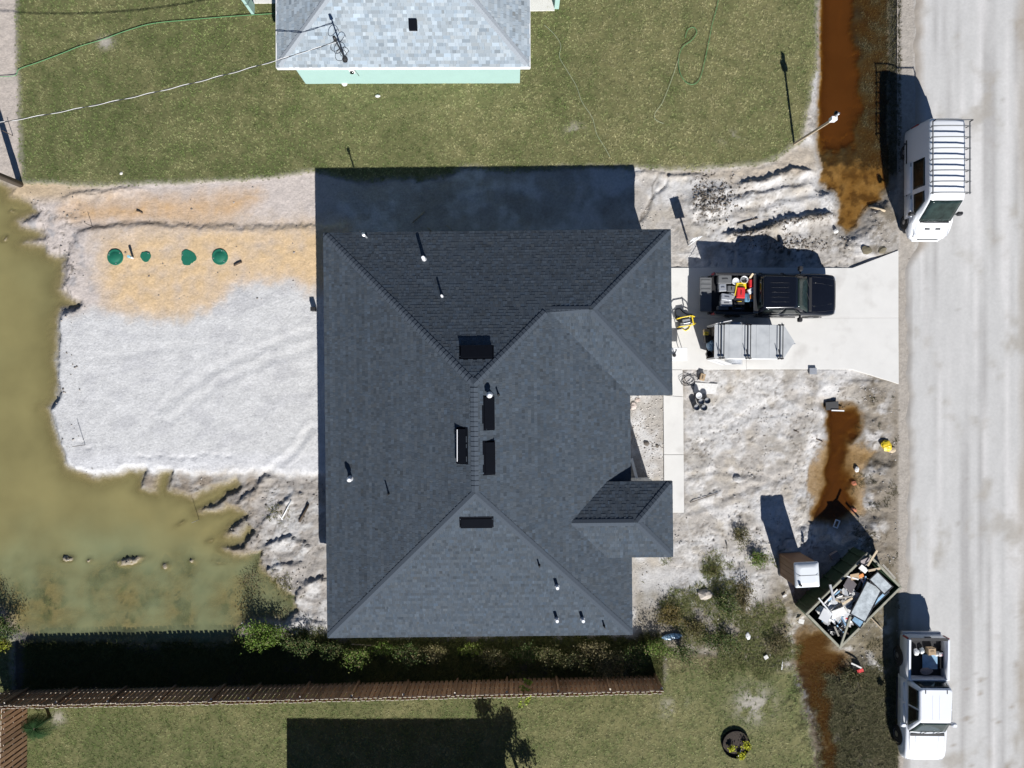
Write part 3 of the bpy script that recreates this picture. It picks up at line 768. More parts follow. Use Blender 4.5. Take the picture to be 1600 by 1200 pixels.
# ------------------------------------------------------------------ driveway and walkway
dr = thing('driveway', 'white concrete driveway flaring to the road', 'driveway'); del dr['category']; dr['kind'] = 'structure'
def slab(px_poly, z0, z1, name, parent, m='concrete', bev=0.012):
    return MB().prism([tuple(G(x, y, z1))[:2] for x, y in px_poly], z0, z1).build(name, M[m], parent, bevel=bev)
slab([(1000, 418.5), (1166, 418), (1166, 496.9), (1000, 497.3)], -0.2, 0.05, 'slab', dr)
slab([(1000, 497.5), (1166, 497.1), (1166, 577.3), (1000, 577.3)], -0.2, 0.051, 'slab', dr)
slab([(1166.2, 418), (1332, 418.5), (1404, 391), (1404, 496.3), (1166.2, 496.9)], -0.2, 0.052, 'slab', dr)
slab([(1166.2, 497.1), (1404, 496.5), (1404.5, 600), (1331, 577), (1166.2, 577)], -0.2, 0.05, 'slab', dr)
wk = thing('walkway', 'narrow white concrete walkway beside the garage wing', 'walkway'); del wk['category']; wk['kind'] = 'structure'
slab([(1036, 577.9), (1066.5, 577.9), (1067.5, 619.5), (1036.6, 617)], -0.2, 0.046, 'slab', wk)
slab([(1036.6, 617.6), (1067.5, 620.1), (1068.2, 710), (1037.4, 710)], -0.2, 0.048, 'slab', wk)
slab([(1037.4, 710.6), (1068.2, 710.6), (1069, 801), (1038, 801)], -0.2, 0.045, 'slab', wk)
# ================================================================== HOUSES
def shingle_field(faces, name, mat_, parent, base, spread, warm=0.0, expo=0.143, seed=3, widths=(0.07, 0.09, 0.12, 0.15, 0.2)):
    """every course and tab as thin overlapping slabs; faces are planar polygons, first edge is not used"""
    r = np.random.default_rng(seed)
    V = []; F = []; Cc = []
    for poly in faces:
        P = [Vector(p) for p in poly]
        n = Vector((0, 0, 0))
        for i in range(len(P)):
            a, b = P[i], P[(i + 1) % len(P)]
            n += Vector(((a.y - b.y) * (a.z + b.z), (a.z - b.z) * (a.x + b.x), (a.x - b.x) * (a.y + b.y)))
        n.normalize()
        if n.z < 0: n = -n
        vup = (Vector((0, 0, 1)) - n * n.z).normalized()
        u = vup.cross(n)
        O = min(P, key=lambda p: p.z)
        q = [((p - O).dot(u), (p - O).dot(vup)) for p in P]
        vmax = max(b for a, b in q)
        def span(v):
            xs = []
            for i in range(len(q)):
                (a0, b0), (a1, b1) = q[i], q[(i + 1) % len(q)]
                if (b0 <= v <= b1) or (b1 <= v <= b0):
                    if abs(b1 - b0) < 1e-9: xs += [a0, a1]
                    else: xs.append(a0 + (a1 - a0) * (v - b0) / (b1 - b0))
            return (min(xs), max(xs)) if len(xs) > 1 else None
        rows = int(vmax / expo)
        vv = 0.0
        for k in range(rows + 1):
            v0 = vv; v1 = min(vv + expo, vmax - 1e-4); vv = v1
            if v1 - v0 < 0.02: break
            s0 = span(v0 + 1e-4); s1 = span(v1 - 1e-4)
            if not s0 or not s1: continue
            lo = min(s0[0], s1[0]); hi = max(s0[1], s1[1])
            t = lo - r.uniform(0, 0.3)
            rowtone = r.normal(0, 0.035)
            while t < hi:
                w = r.choice(widths)
                a0 = min(max(t, s0[0]), s0[1]); a1 = min(max(t + w - 0.004, s0[0]), s0[1])
                b0 = min(max(t, s1[0]), s1[1]); b1 = min(max(t + w - 0.004, s1[0]), s1[1])
                t += w
                if a1 - a0 < 0.005 and b1 - b0 < 0.005: continue
                th = r.choice([0.005, 0.0125])
                p = [O + u * a0 + vup * (v0 - 0.012) + n * th, O + u * a1 + vup * (v0 - 0.012) + n * th,
                     O + u * b1 + vup * v1 + n * 0.0035, O + u * b0 + vup * v1 + n * 0.0035,
                     O + u * a0 + vup * (v0 - 0.012) - n * 0.002, O + u * a1 + vup * (v0 - 0.012) - n * 0.002]
                i = len(V); V += p
                F += [(i, i + 1, i + 2, i + 3), (i + 4, i + 5, i + 1, i)]
                m = max(0.35, 1 + r.normal(0, spread) + rowtone)
                wv = r.normal(0, warm)
                Cc += [(base[0] * m * (1 + wv), base[1] * m, base[2] * m * (1 - wv), 1)] * 6
    return tag(np_mesh(name, np.array([tuple(p) for p in V]), np.array(F), mat_, np.array(Cc), parent), kind='stuff')

def cap_line(a, b, n1, n2, parent, m, expo=0.2, half=0.155, lift=0.016, start=0.16):
    """bent cap shingles overlapping along a hip or ridge, from a (low end) to b"""
    a = Vector(a); b = Vector(b); d = (b - a); L = d.length; d.normalize()
    s1 = d.cross(n1).normalized(); s2 = d.cross(n2).normalized()
    up = (n1 + n2).normalized()
    if s1.dot(n2) > 0: s1 = -s1
    if s2.dot(n1) > 0: s2 = -s2
    ln = expo + 0.06
    mb = MB()
    vs = []
    for t, h in ((0, lift + 0.016), (ln, lift - 0.008)):
        vs += [s1 * half + d * t + n1 * h, d * t + up * h * 1.05, s2 * half + d * t + n2 * h]
    vs += [s1 * half - n1 * 0.0 + n1 * 0.004, up * 0.004, s2 * half + n2 * 0.004]
    mb.add(vs, [(0, 1, 4, 3), (1, 2, 5, 4), (6, 7, 1, 0), (7, 8, 2, 1)])
    first = None
    k = int((L - start) / expo)
    for i in range(k):
        if first is None:
            first = mb.build('cap_shingle', m, parent); o = first
        else:
            o = first.copy(); COL.objects.link(o); o.parent = parent
        o.location = a + d * (start + i * expo)
    return first

def nrm(ax, ay, pitch):
    """normal of a roof plane that falls towards (ax, ay)"""
    return Vector((ax * pitch, ay * pitch, 1)).normalized()

def slope_solid(faces, name, m, parent, t=0.05):
    mb = MB()
    for poly in faces:
        k = len(poly)
        vs = [Vector(p) - Vector((0, 0, 0.004)) for p in poly] + [Vector(p) - Vector((0, 0, t)) for p in poly]
        mb.add(vs, [tuple(range(k)), tuple(range(k, 2 * k))[::-1]])
    return mb.build(name, m, parent)

def eave_trim(pts, closed, ze, name, m, parent, h=0.16, w=0.03):
    """fascia boards along an eave line, butted at the corners"""
    n = len(pts)
    for i in range(n if closed else n - 1):
        a = Vector((*pts[i], ze - 0.02 - h / 2)); b = Vector((*pts[(i + 1) % n], ze - 0.02 - h / 2))
        MB().bar(a, b, w, h).build(name, m, parent)

P_ = 0.4167                       # 5 in 12
ZE = 2.97
TH = math.radians(0.6)
O = G(745, 679, ZE); O.z = 0
house = thing('house', 'new single-storey house with charcoal shingle hip roof, no gutters', 'house', O, TH)
Ri = Matrix.Rotation(-TH, 4, 'Z')
def HL(px, py, z):
    return Ri @ (G(px, py, z) - O)
W_, E_, N_, S_, gE, gS = -6.763, 6.857, 9.079, -9.008, 8.75, 1.68
half = (E_ - W_) / 2; rxm = (E_ + W_) / 2; ZR = ZE + half * P_
RN = (rxm, N_ - half, ZR); RS = (rxm, S_ + half, ZR)
gh = (N_ - gS) / 2; gy0 = (N_ + gS) / 2; ZG = ZE + gh * P_
GA = (E_ - gh, gy0, ZG); GB = (gE - gh, gy0, ZG)
ZW = 3.45
wN = HL(1051, 752, ZW).y; wS = HL(1051, 870, ZW).y; wE = HL(1051, 810, ZW).x
wh = (wN - wS) / 2; wy0 = (wN + wS) / 2; ZWR = ZW + wh * P_
xin = E_ - (ZW - ZE) / P_; WA = (E_ - (ZWR - ZE) / P_, wy0, ZWR); WB = (wE - wh, wy0, ZWR)
fN = [(W_, N_, ZE), RN, GA, GB, (gE, N_, ZE)]
fW = [(W_, N_, ZE), (W_, S_, ZE), RS, RN]
fS = [(W_, S_, ZE), (E_, S_, ZE), RS]
fE = [(E_, S_, ZE), (E_, gS, ZE), GA, RN, RS]
fGE = [(gE, gS, ZE), (gE, N_, ZE), GB]
fGS = [(E_, gS, ZE), (gE, gS, ZE), GB, GA]
fWN = [(wE, wN, ZW), (xin, wN, ZW), WA, WB]
fWS = [(xin, wS, ZW), (wE, wS, ZW), WB, WA]
fWE = [(wE, wS, ZW), (wE, wN, ZW), WB]
roof = slope_solid([fN, fW, fS, fE, fGE, fGS], 'roof', M['deck'], house)
wroof = slope_solid([fWN, fWS, fWE], 'porch_roof', M['deck'], house)
shingle_field([fN, fW, fS, fE, fGE, fGS], 'shingles', M['shingle_dark'], roof, (0.052, 0.066, 0.083), 0.12, 0.03, seed=5)
shingle_field([fWN, fWS, fWE], 'shingles', M['shingle_dark'], wroof, (0.052, 0.066, 0.083), 0.12, 0.03, seed=6)
nN, nS, nE, nW = nrm(0, 1, P_), nrm(0, -1, P_), nrm(1, 0, P_), nrm(-1, 0, P_)
cm = M['cap_dark']
cap_line((W_, N_, ZE), RN, nN, nW, roof, cm)
cap_line((W_, S_, ZE), RS, nS, nW, roof, cm)
cap_line((E_, S_, ZE), RS, nS, nE, roof, cm)
cap_line(GA, RN, nN, nE, roof, cm)
cap_line(RN, RS, nE, nW, roof, cm)
cap_line((gE, N_, ZE), GB, nN, nE, roof, cm)
cap_line((gE, gS, ZE), GB, nS, nE, roof, cm)
cap_line(GB, GA, nN, nS, roof, cm)
cap_line((wE, wN, ZW), WB, nN, nE, wroof, cm)
cap_line((wE, wS, ZW), WB, nS, nE, wroof, cm)
cap_line(WB, WA, nN, nS, wroof, cm)
eave = [(W_, N_), (W_, S_), (E_, S_), (E_, wS), (E_, wN), (E_, gS), (gE, gS), (gE, N_)]
eave_trim(eave, True, ZE, 'fascia', M['fascia_dark'], house)
eave_trim([(xin, wS), (wE, wS), (wE, wN), (xin, wN)], False, ZW, 'fascia', M['fascia_dark'], house)
MB().prism([(W_ + .02, N_ - .02), (W_ + .02, S_ + .02), (E_ - .02, S_ + .02), (E_ - .02, gS + .02), (gE - .02, gS + .02), (gE - .02, N_ - .02)], ZE - .185, ZE - .17).build('soffit', M['soffit'], house)
MB().prism([(E_ + .01, wS + .02), (wE - .02, wS + .02), (wE - .02, wN - .02), (E_ + .01, wN - .02)], ZW - .185, ZW - .17).build('soffit', M['soffit'], house)
# walls: one block wall per side of the plan
ov = 0.42
plan = [(W_ + ov, N_ - ov), (W_ + ov, S_ + ov), (E_ - ov, S_ + ov), (E_ - ov, wS + ov), (wE - ov, wS + ov), (wE - ov, wN - .27), (E_ - ov, wN - .27), (E_ - ov, gS + ov), (gE - ov, gS + ov), (gE - ov, N_ - ov)]
for i in range(len(plan)):
    a = plan[i]; b = plan[(i + 1) % len(plan)]
    tall = i in (3, 4, 5)
    zt = (ZW if tall else ZE) - 0.19
    d = Vector((b[0] - a[0], b[1] - a[1], 0)).normalized(); nn = Vector((-d.y, d.x, 0)) * 0.1
    aa = Vector((*a, zt / 2 - 0.03)) + nn + d * (0.0 if i % 2 else 0.2); bb = Vector((*b, zt / 2 - 0.03)) + nn - d * (0.0 if i % 2 else 0.2)
    MB().bar(aa, bb, 0.2, zt + 0.06).build('wall', M['stucco'], house)
MB().prism([(x * 1.012, y * 1.008) for x, y in plan], -0.25, 0.03).build('foundation', M['concrete'], house)
def opening(x, y, z, w, h, ax, name, m, parent, frame=True):
    """window or door set on a wall facing along ax ('x+','x-','y+','y-')"""
    sg = 1 if ax[1] == '+' else -1
    def sz(ww, d, hh): return (d, ww, hh) if ax[0] == 'x' else (ww, d, hh)
    off = Vector((sg, 0, 0)) if ax[0] == 'x' else Vector((0, sg, 0))
    o = MB().box(Vector((x, y, z)) + off * 0.012, sz(w, 0.03, h)).build(name, m, parent)
    if frame:
        mb = MB(); side = Vector((0, 1, 0)) if ax[0] == 'x' else Vector((1, 0, 0)); c = Vector((x, y, z)) + off * 0.02
        for s in (-1, 1):
            mb.box(c + side * (s * (w / 2 + .03)), sz(.06, .06, h + .12)); mb.box(c + Vector((0, 0, s * (h / 2 + .03))), sz(w, .05, .06))
        mb.build('frame', M['white_trim'], o)
    return o
gd = opening(gE - ov, 5.5, 1.1, 4.9, 2.13, 'x+', 'garage_door', M['white_trim'], house)
for k in range(4):
    MB().box((gE - ov + 0.032, 5.5, 0.30 + k * 0.535), (0.012, 4.8, 0.50)).build('panel', M['white_trim'], gd, bevel=0.004)
fd = opening(E_ - ov, -0.55, 1.06, 0.95, 2.05, 'x+', 'front_door', M['wood_dark'], house)
MB().cyl((E_ - ov + .03, -0.9, 1.0), (E_ - ov + .09, -0.9, 1.0), 0.03).build('handle', M['galv'], fd)
for args in ((E_ - ov, -6.8, 1.5, 1.7, 1.2, 'x+'), (wE - ov, wy0, 1.5, 1.5, 1.2, 'x+'), (W_ + ov, 4.5, 1.5, 1.6, 1.2, 'x-'), (W_ + ov, -5.5, 1.5, 1.6, 1.2, 'x-'), (-2.5, S_ + ov, 1.5, 1.2, 1.1, 'y-'), (3.0, S_ + ov, 1.5, 1.2, 1.1, 'y-'), (-2.0, N_ - ov, 1.5, 1.2, 1.1, 'y+'), (4.5, N_ - ov, 1.5, 1.0, 1.1, 'y+')):
    opening(*args, 'window', M['glass'], house)
opening(W_ + ov, -0.5, 1.06, 2.4, 2.05, 'x-', 'sliding_door', M['glass'], house)

def roof_z(x, y):
    main = ZE + P_ * min(x - W_, E_ - x, N_ - y, y - S_)
    return main
# low-profile ridge vents: a tapering hood lying on the slope, open at its low end
def roof_vent(px, py, z, ln, dp, fall, label=None):
    p = HL(px, py, z)
    fx, fy = fall
    z0 = roof_z(p.x, p.y)
    n = nrm(fx, fy, P_); dn = Vector((fx, fy, -P_)).normalized(); sd = Vector((-fy, fx, 0))
    c = Vector((p.x, p.y, z0)) + n * 0.012
    hd, ht = 0.03, 0.13
    def q(a, b, h): return c + sd * a + dn * b + n * h
    mb = MB()
    L2, D2 = ln / 2, dp / 2
    mb.add([q(-L2, -D2, 0), q(L2, -D2, 0), q(L2, D2, 0.0), q(-L2, D2, 0.0), q(-L2, -D2, hd), q(L2, -D2, hd), q(L2, D2, ht), q(-L2, D2, ht)],
           [(4, 5, 6, 7), (0, 4, 7, 3), (1, 2, 6, 5), (0, 1, 5, 4), (2, 3, 7, 6)])
    v = mb.build('roof_vent', M['vent_black'], house, bevel=0.008)
    MB().bar(q(-L2 - .02, D2 + .012, ht - .015), q(L2 + .02, D2 + .012, ht - .015), 0.03, 0.03).build('lip', M['vent_black'], v)
    fl = MB(); fl.add([q(-L2 - .07, -D2 - .1, -.002), q(L2 + .07, -D2 - .1, -.002), q(L2 + .07, D2 + .06, .004), q(-L2 - .07, D2 + .06, .004)], [(0, 1, 2, 3)])
    fl.build('flashing', M['vent_black'], v)
    return v
roof_vent(745, 551, 5.0, 1.30, 0.48, (0, 1))
roof_vent(763.5, 645, 5.5, 1.30, 0.38, (1, 0)); roof_vent(764.5, 715, 5.5, 1.28, 0.38, (1, 0))
rv = roof_vent(722, 696, 5.5, 1.38, 0.36, (-1, 0))
roof_vent(744.5, 816, 5.3, 1.28, 0.36, (0, -1))
MB().bar(HL(714.5, 671, 5.62) + Vector((0, 0, 0.04)), HL(714.5, 721, 5.62) + Vector((0, 0, 0.04)), 0.03, 0.02).build('edge_strip', M['white_metal'], rv)

def vent_pipe(px, py, z, r, h, m, cap=False, name='vent_pipe'):
    p = HL(px, py, z); z0 = roof_z(p.x, p.y)
    b = MB().cyl((p.x, p.y, z0 - .05), (p.x, p.y, z0 + h), r, n=14).build(name, m, house)
    MB().cyl((p.x, p.y, z0 - .06), (p.x, p.y, z0 + .09), r * 2.0, r * 1.15, n=14).build('flashing', M['lead'] if m is not M['black_plastic'] else M['black_rubber'], b)
    if cap:
        MB().cyl((p.x, p.y, z0 + h), (p.x, p.y, z0 + h + .10), r * 1.5, r * 1.3, n=14).build('cap', M['white_metal'], b)
        MB().cyl((p.x, p.y, z0 + h + .10), (p.x, p.y, z0 + h + .13), r * 1.3, r * .3, n=14).build('cap', M['white_metal'], b)
    return b
vent_pipe(662, 404, 3.7, 0.075, 0.42, M['white_metal']); vent_pipe(690, 462, 4.5, 0.045, 0.30, M['white_metal'])
vent_pipe(549, 747, 3.4, 0.085, 0.30, M['white_metal'], True); vent_pipe(609, 770, 4.0, 0.035, 0.36, M['black_plastic'])
vent_pipe(765, 617, 5.6, 0.09, 0.26, M['white_metal'], True); vent_pipe(779, 617, 5.3, 0.035, 0.3, M['black_plastic'])
vent_pipe(870, 914, 3.9, 0.07, 0.42, M['white_metal']); vent_pipe(870, 967, 3.4, 0.07, 0.42, M['white_metal']); vent_pipe(910, 966, 3.3, 0.07, 0.42, M['white_metal'])
vent_pipe(842, 879, 4.0, 0.035, 0.34, M['black_plastic']); vent_pipe(944, 978, 3.2, 0.035, 0.34, M['black_plastic'])
# service mast at the north eave
mp = HL(573, 371, 3.1)
ms = MB().cyl((mp.x, mp.y, 2.2), (mp.x, mp.y, 3.85), 0.04, n=10).build('service_mast', M['galv'], house)
MB().cyl((mp.x, mp.y, 3.84), (mp.x + .05, mp.y - .1, 3.98), 0.085, 0.05, n=10).build('weatherhead', M['white_metal'], ms)
MB().tube([(mp.x + .05, mp.y - .1, 3.92), (mp.x - .12, mp.y + .05, 3.6), (mp.x - .18, mp.y + .1, 3.75), (mp.x - .1, mp.y + .16, 3.9)], 0.012).build('wire', M['cable'], ms)
# hose bib box on the west wall
MB().box(Ri @ (on(492, 484, 0.25) - O), (0.22, 0.2, 0.35)).build('outlet_box', M['black_plastic'], house, bevel=0.02)

# ---------------------------------------------------------------- northern neighbour
a = G(432, 106, ZE); b = G(828, 104.5, ZE)
nO = Vector(((a.x + b.x) / 2, (a.y + b.y) / 2, 0))
nh = thing('house', 'mint green house with pale grey shingle roof at the top of the view', 'house', nO, math.radians(0.15))
hw = (b.x - a.x) / 2; dep = 15.0; ZNR = ZE + hw * P_
nRS = (0, hw, ZNR); nRN = (0, dep - hw, ZNR)
gS_ = [(-hw, 0, ZE), (hw, 0, ZE), nRS]; gW_ = [(-hw, dep, ZE), (-hw, 0, ZE), nRS, nRN]; gE_ = [(hw, 0, ZE), (hw, dep, ZE), nRN, nRS]; gN_ = [(hw, dep, ZE), (-hw, dep, ZE), nRN]
nroof = slope_solid([gS_, gW_, gE_, gN_], 'roof', M['deck'], nh)
shingle_field([gS_, gW_, gE_, gN_], 'shingles', M['shingle_pale'], nroof, (0.29, 0.335, 0.37), 0.13, 0.02, seed=8, widths=(0.10, 0.14, 0.18, 0.24, 0.33))
cap_line((-hw, 0, ZE), nRS, nS, nW, nroof, M['cap_pale'], expo=0.2); cap_line((hw, 0, ZE), nRS, nS, nE, nroof, M['cap_pale'], expo=0.2)
eave_trim([(-hw, 0), (hw, 0), (hw, dep), (-hw, dep)], True, ZE + .03, 'fascia', M['white_trim'], nh, h=0.19, w=0.05)
MB().prism([(-hw + .02, .02), (hw - .02, .02), (hw - .02, dep - .02), (-hw + .02, dep - .02)], ZE - .185, ZE - .17).build('soffit', M['soffit'], nh)
nwall = [(-hw + .47, .5), (hw - .42, .5), (hw - .42, dep - .5), (-hw + .47, dep - .5)]
for i in range(4):
    p, q = Vector((*nwall[i], 1.37)), Vector((*nwall[(i + 1) % 4], 1.37)); d = (q - p).normalized(); nn = Vector((-d.y, d.x, 0)) * .1
    s = 0.0 if i % 2 == 0 else 0.2
    MB().bar(p + nn + d * s, q + nn - d * s, .2, 2.82).build('wall', M['mint'], nh)
v = MB().box((0, 0, 0), (.36, .46, .12)).build('roof_vent', M['vent_black'], nh, bevel=.02)
vp = G(643, 30, 4.2) - nO; vz = ZE + P_ * vp.y
v.location = (vp.x, vp.y, vz + .07); v.rotation_euler = (math.atan(P_), 0, 0)
MB().box((0, -.235, .01), (.30, .02, .07)).build('louvre', M['galv'], v)
# mast, coiled wires and drop line on the neighbour's roof
bp_ = G(537.5, 88, 3.3) - nO; bz = ZE + P_ * bp_.y
mast = MB().cyl((bp_.x, bp_.y, bz - .1), (bp_.x, bp_.y, bz + 1.75), .035, n=10).build('service_mast', M['cable'], nh)
MB().cyl((bp_.x, bp_.y, bz - .06), (bp_.x, bp_.y, bz + .09), .17, .07, n=16).build('flashing', M['black_rubber'], mast)
MB().cyl((bp_.x, bp_.y, bz + 1.72), (bp_.x - .03, bp_.y + .05, bz + 1.9), .085, .06, n=12).build('weatherhead', M['black_plastic'], mast)
for (dx, dy, dz, rr) in ((-.10, -.05, 1.25, .24), (.22, -.22, 1.1, .2), (-.05, -.12, .55, .27)):
    MB().tube([(bp_.x + dx + rr * math.cos(t) , bp_.y + dy + rr * math.sin(t) * .8, bz + dz + .12 * math.sin(t * 1.3)) for t in np.linspace(0, 6.0, 22)], .013, 5).build('wire_loop', M['cable'], mast)
# windows, meter and conduit bits on the south wall
mtr = MB().box((G(550, 117, 1.6).x - nO.x, .46, 1.6), (.24, .12, .36)).build('meter_box', M['white_trim'], nh, bevel=.01)
MB().cyl((G(550, 117, 1.6).x - nO.x, .38, 1.62), (G(550, 117, 1.6).x - nO.x, .32, 1.62), .09, n=14).build('meter', M['glass'], mtr)
MB().tube([(G(556, 110, 2).x - nO.x, .47, 2.7), (G(558, 118, 1).x - nO.x, .47, 1.9), (G(561, 124, 1).x - nO.x, .47, 1.0)], .015).build('conduit', M['lead'], nh)
# patio slabs at the far corners with a mint pillar
nb_ = thing('patio', 'pale patio slab and mint pillar beside the pale grey roof', 'patio')
slab([(826, -120), (866.5, -120), (866.5, 16.5), (826, 17)], -.1, .09, 'slab', nb_, bev=.01)
q = G(866, 15, 0)
MB().box((q.x + .11, q.y + 2.9, 1.35), (.22, 5.8, 2.7)).build('pillar', M['mint'], nb_)
nb2 = thing('patio', 'pale patio corner left of the pale grey roof', 'patio')
slab([(388, -120), (440, -120), (440, 5), (388, 5)], -.1, .09, 'slab', nb2, bev=.01)
MB().box(G(384.5, -1, 1.0) , (.14, .5, 1.9)).build('pillar', M['mint'], nb2)

# ---------------------------------------------------------------- southern neighbour (outside the frame; its shadow falls on the lawn)
sx0 = (486 - 800) / 32; sx1 = (824 - 800) / 32; sy = (600 - 1242) / 32
sh = thing('house', 'neighbouring house with brown roof whose shadow falls on the southern lawn', 'house', ((sx0 + sx1) / 2, sy, 0))
h2 = (sx1 - sx0) / 2; d2 = 13.0; zr = ZE + h2 * P_
slope_solid([[(-h2, -d2, ZE), (h2, -d2, ZE), (0, -d2 + h2, zr)], [(h2, 0, ZE), (-h2, 0, ZE), (0, -h2, zr)], [(-h2, 0, ZE), (-h2, -d2, ZE), (0, -d2 + h2, zr), (0, -h2, zr)], [(h2, -d2, ZE), (h2, 0, ZE), (0, -h2, zr), (0, -d2 + h2, zr)]], 'roof', M['deck_brown'], sh)
eave_trim([(-h2, 0), (-h2, -d2), (h2, -d2), (h2, 0)], True, ZE, 'fascia', M['white_trim'], sh)
MB().prism([(-h2 + .45, -.45), (-h2 + .45, -d2 + .45), (h2 - .45, -d2 + .45), (h2 - .45, -.45)], -.1, ZE - .15).build('wall', M['tan_stucco'], sh)

# ================================================================== FENCES
def fence(p0, p1, label, h=1.83, pitch=0.225, bw=0.165, flip=1, posts=True):
    p0 = Vector(p0); p1 = Vector(p1); d = (p1 - p0); L = d.length; d.normalize(); s = Vector((-d.y, d.x, 0)) * flip
    f = thing('fence', label, 'fence', p0, math.atan2(d.y, d.x))
    mats = (M['picket'], M['picket'])
    base = MB().box((0, 0, h / 2), (bw, 0.022, h)).build('picket', M['picket'], f, bevel=0.004, seg=1)
    n = int(L / pitch); first = True
    for i in range(n):
        for side in (1, -1):
            x = (i + (0.25 if side > 0 else 0.75)) * pitch
            o = base if first else base.copy()
            if not first: COL.objects.link(o); o.parent = f
            first = False
            w = p0 + d * x
            o.location = (x, side * flip * 0.058, gz(w.x, w.y) + 0.03 + random.uniform(-.012, .012))
            o.rotation_euler = (random.uniform(-.012, .012), random.uniform(-.012, .012), random.uniform(-.03, .03))
    for z in (0.3, 0.95, 1.6):
        MB().box((L / 2, 0, z), (L, 0.085, 0.038)).build('rail', M['picket'], f)
    x = 0.05
    while x < L + .01:
        w = p0 + d * x
        MB().box((x, -0.14, h / 2 - .1), (.09, .09, h)).build('post', M['picket'], f); x += 2.4
    return f
fA = G(-40, 1106, 1.83); fB = G(1036.5, 1081.5, 1.83)
fA.z = fB.z = 0
# the long run follows the slight bend seen along its top
fM = G(330, 1098.5, 1.83); fM.z = 0
fence(fB, fM, 'long brown shadowbox fence behind the charcoal roofed house', flip=-1)
fence(fM, fA, 'western run of the brown shadowbox fence beside the pond', flip=-1)
c0 = G(1.5, 1108, 1.83); c0.z = 0; c1 = G(-2, 1330, 1.83); c1.z = 0
fence(c0, c1, 'short sunlit orange-brown fence running down the left edge', flip=1, pitch=0.26, bw=0.19)
# ================================================================== GRASS AND PLANTS
def blades(P, n_per, length, width, lean, cols, r, name, parent=None, up=0.75, m='grass'):
    """narrow leaf blades: P (k,3) roots, cols (k,3)"""
    k = len(P)
    P = np.repeat(P, n_per, 0); cc = np.repeat(cols, n_per, 0)
    n = len(P)
    az = r.uniform(0, 2 * np.pi, n); ln = r.uniform(*length, n); wd = r.uniform(*width, n)
    le = r.uniform(*lean, n)
    d = np.stack([np.cos(az) * le, np.sin(az) * le, np.full(n, up)], 1); d /= np.linalg.norm(d, axis=1)[:, None]
    s = np.stack([-np.sin(az), np.cos(az), np.zeros(n)], 1)
    root = P + np.stack([r.normal(0, .012, n), r.normal(0, .012, n), np.zeros(n)], 1)
    a = root - s * wd[:, None] / 2; b = root + s * wd[:, None] / 2
    tip = root + d * ln[:, None] + np.stack([np.cos(az), np.sin(az), -0.6 * np.ones(n)], 1) * (ln * 0.22)[:, None]
    V = np.stack([a, b, tip], 1).reshape(-1, 3)
    F = np.arange(3 * n).reshape(-1, 3)
    cc = cc * r.uniform(0.75, 1.25, (n, 1))
    Cc = np.repeat(np.concatenate([cc, np.ones((n, 1))], 1), 3, 0)
    return np_mesh(name, V, F, M[m], Cc, parent)

def leaves(P, size, r, cols, name, parent=None, flat_=0.5, aspect=0.5):
    """leaf faces: pointed quads scattered at P with random tilt"""
    n = len(P)
    nz = np.stack([r.normal(0, 1, n) * flat_, r.normal(0, 1, n) * flat_, np.ones(n)], 1); nz /= np.linalg.norm(nz, axis=1)[:, None]
    t = r.normal(0, 1, (n, 3)); t -= nz * (t * nz).sum(1)[:, None]; t /= np.linalg.norm(t, axis=1)[:, None]
    b = np.cross(nz, t)
    L = (r.uniform(.6, 1.3, n) * size)[:, None]
    V = np.stack([P - t * L * .5, P + b * L * aspect * .5 - t * L * .05, P + t * L * .5 - nz * L * .12, P - b * L * aspect * .5 - t * L * .05], 1).reshape(-1, 3)
    F = np.arange(4 * n).reshape(-1, 4)
    cc = cols * r.uniform(.65, 1.35, (n, 1))
    return np_mesh(name, V, F, M['leaf'], np.repeat(np.concatenate([cc, np.ones((n, 1))], 1), 4, 0), parent)

GREEN = np.array(A(134, 150, 90)); DRY = np.array(A(200, 194, 146)); DKG = np.array(A(62, 80, 34))
def mix3(a, b, t): return a[None] * (1 - t[:, None]) + b[None] * t[:, None]

# ---- mown lawns: tufts too many to count
def lawn_grass(name, label, x0, x1, y0, y1, dens, greener, seed, mask=None):
    r = np.random.default_rng(seed)
    n = int((x1 - x0) * (y1 - y0) * dens)
    x = r.uniform(x0, x1, n); y = r.uniform(y0, y1, n)
    lw = gz_arr(x, y, lawn) * (1 - 0.85 * gz_arr(x, y, bare))
    keep = r.random(n) < lw * np.clip(0.62 + 0.9 * fbm(x * 3.2, y * 3.2, 3, 130), 0.12, 1)
    if mask is not None: keep &= mask(x, y)
    x, y = x[keep], y[keep]
    th = np.clip(gz_arr(x, y, thatch) - greener + r.normal(0, .16, len(x)), 0, 1)
    cols = mix3(GREEN, DRY, th)
    cols *= np.where(r.random(len(x)) < .25, .55, 1.0)[:, None] * np.where(r.random(len(x)) < .06, 1.35, 1.0)[:, None]
    P = np.stack([x, y, gz_arr(x, y) - .004], 1)
    cols *= np.clip(gz_arr(x, y, lawn_tone), .7, 1.35)[:, None]
    o = blades(P, 6, (.05, .115), (.014, .028), (.35, 1.5), cols, r, name)
    return tag(o, label, 'grass', kind='stuff')
lawn_grass('lawn_grass', 'short dry-green lawn grass around the mint house', -24.6, 15.3, 9.5, 19.2, 150, .06, 1)
lawn_grass('lawn_grass', 'short green lawn grass below the fence', -25.5, 15.6, -19.4, -12.8, 150, .2, 2)

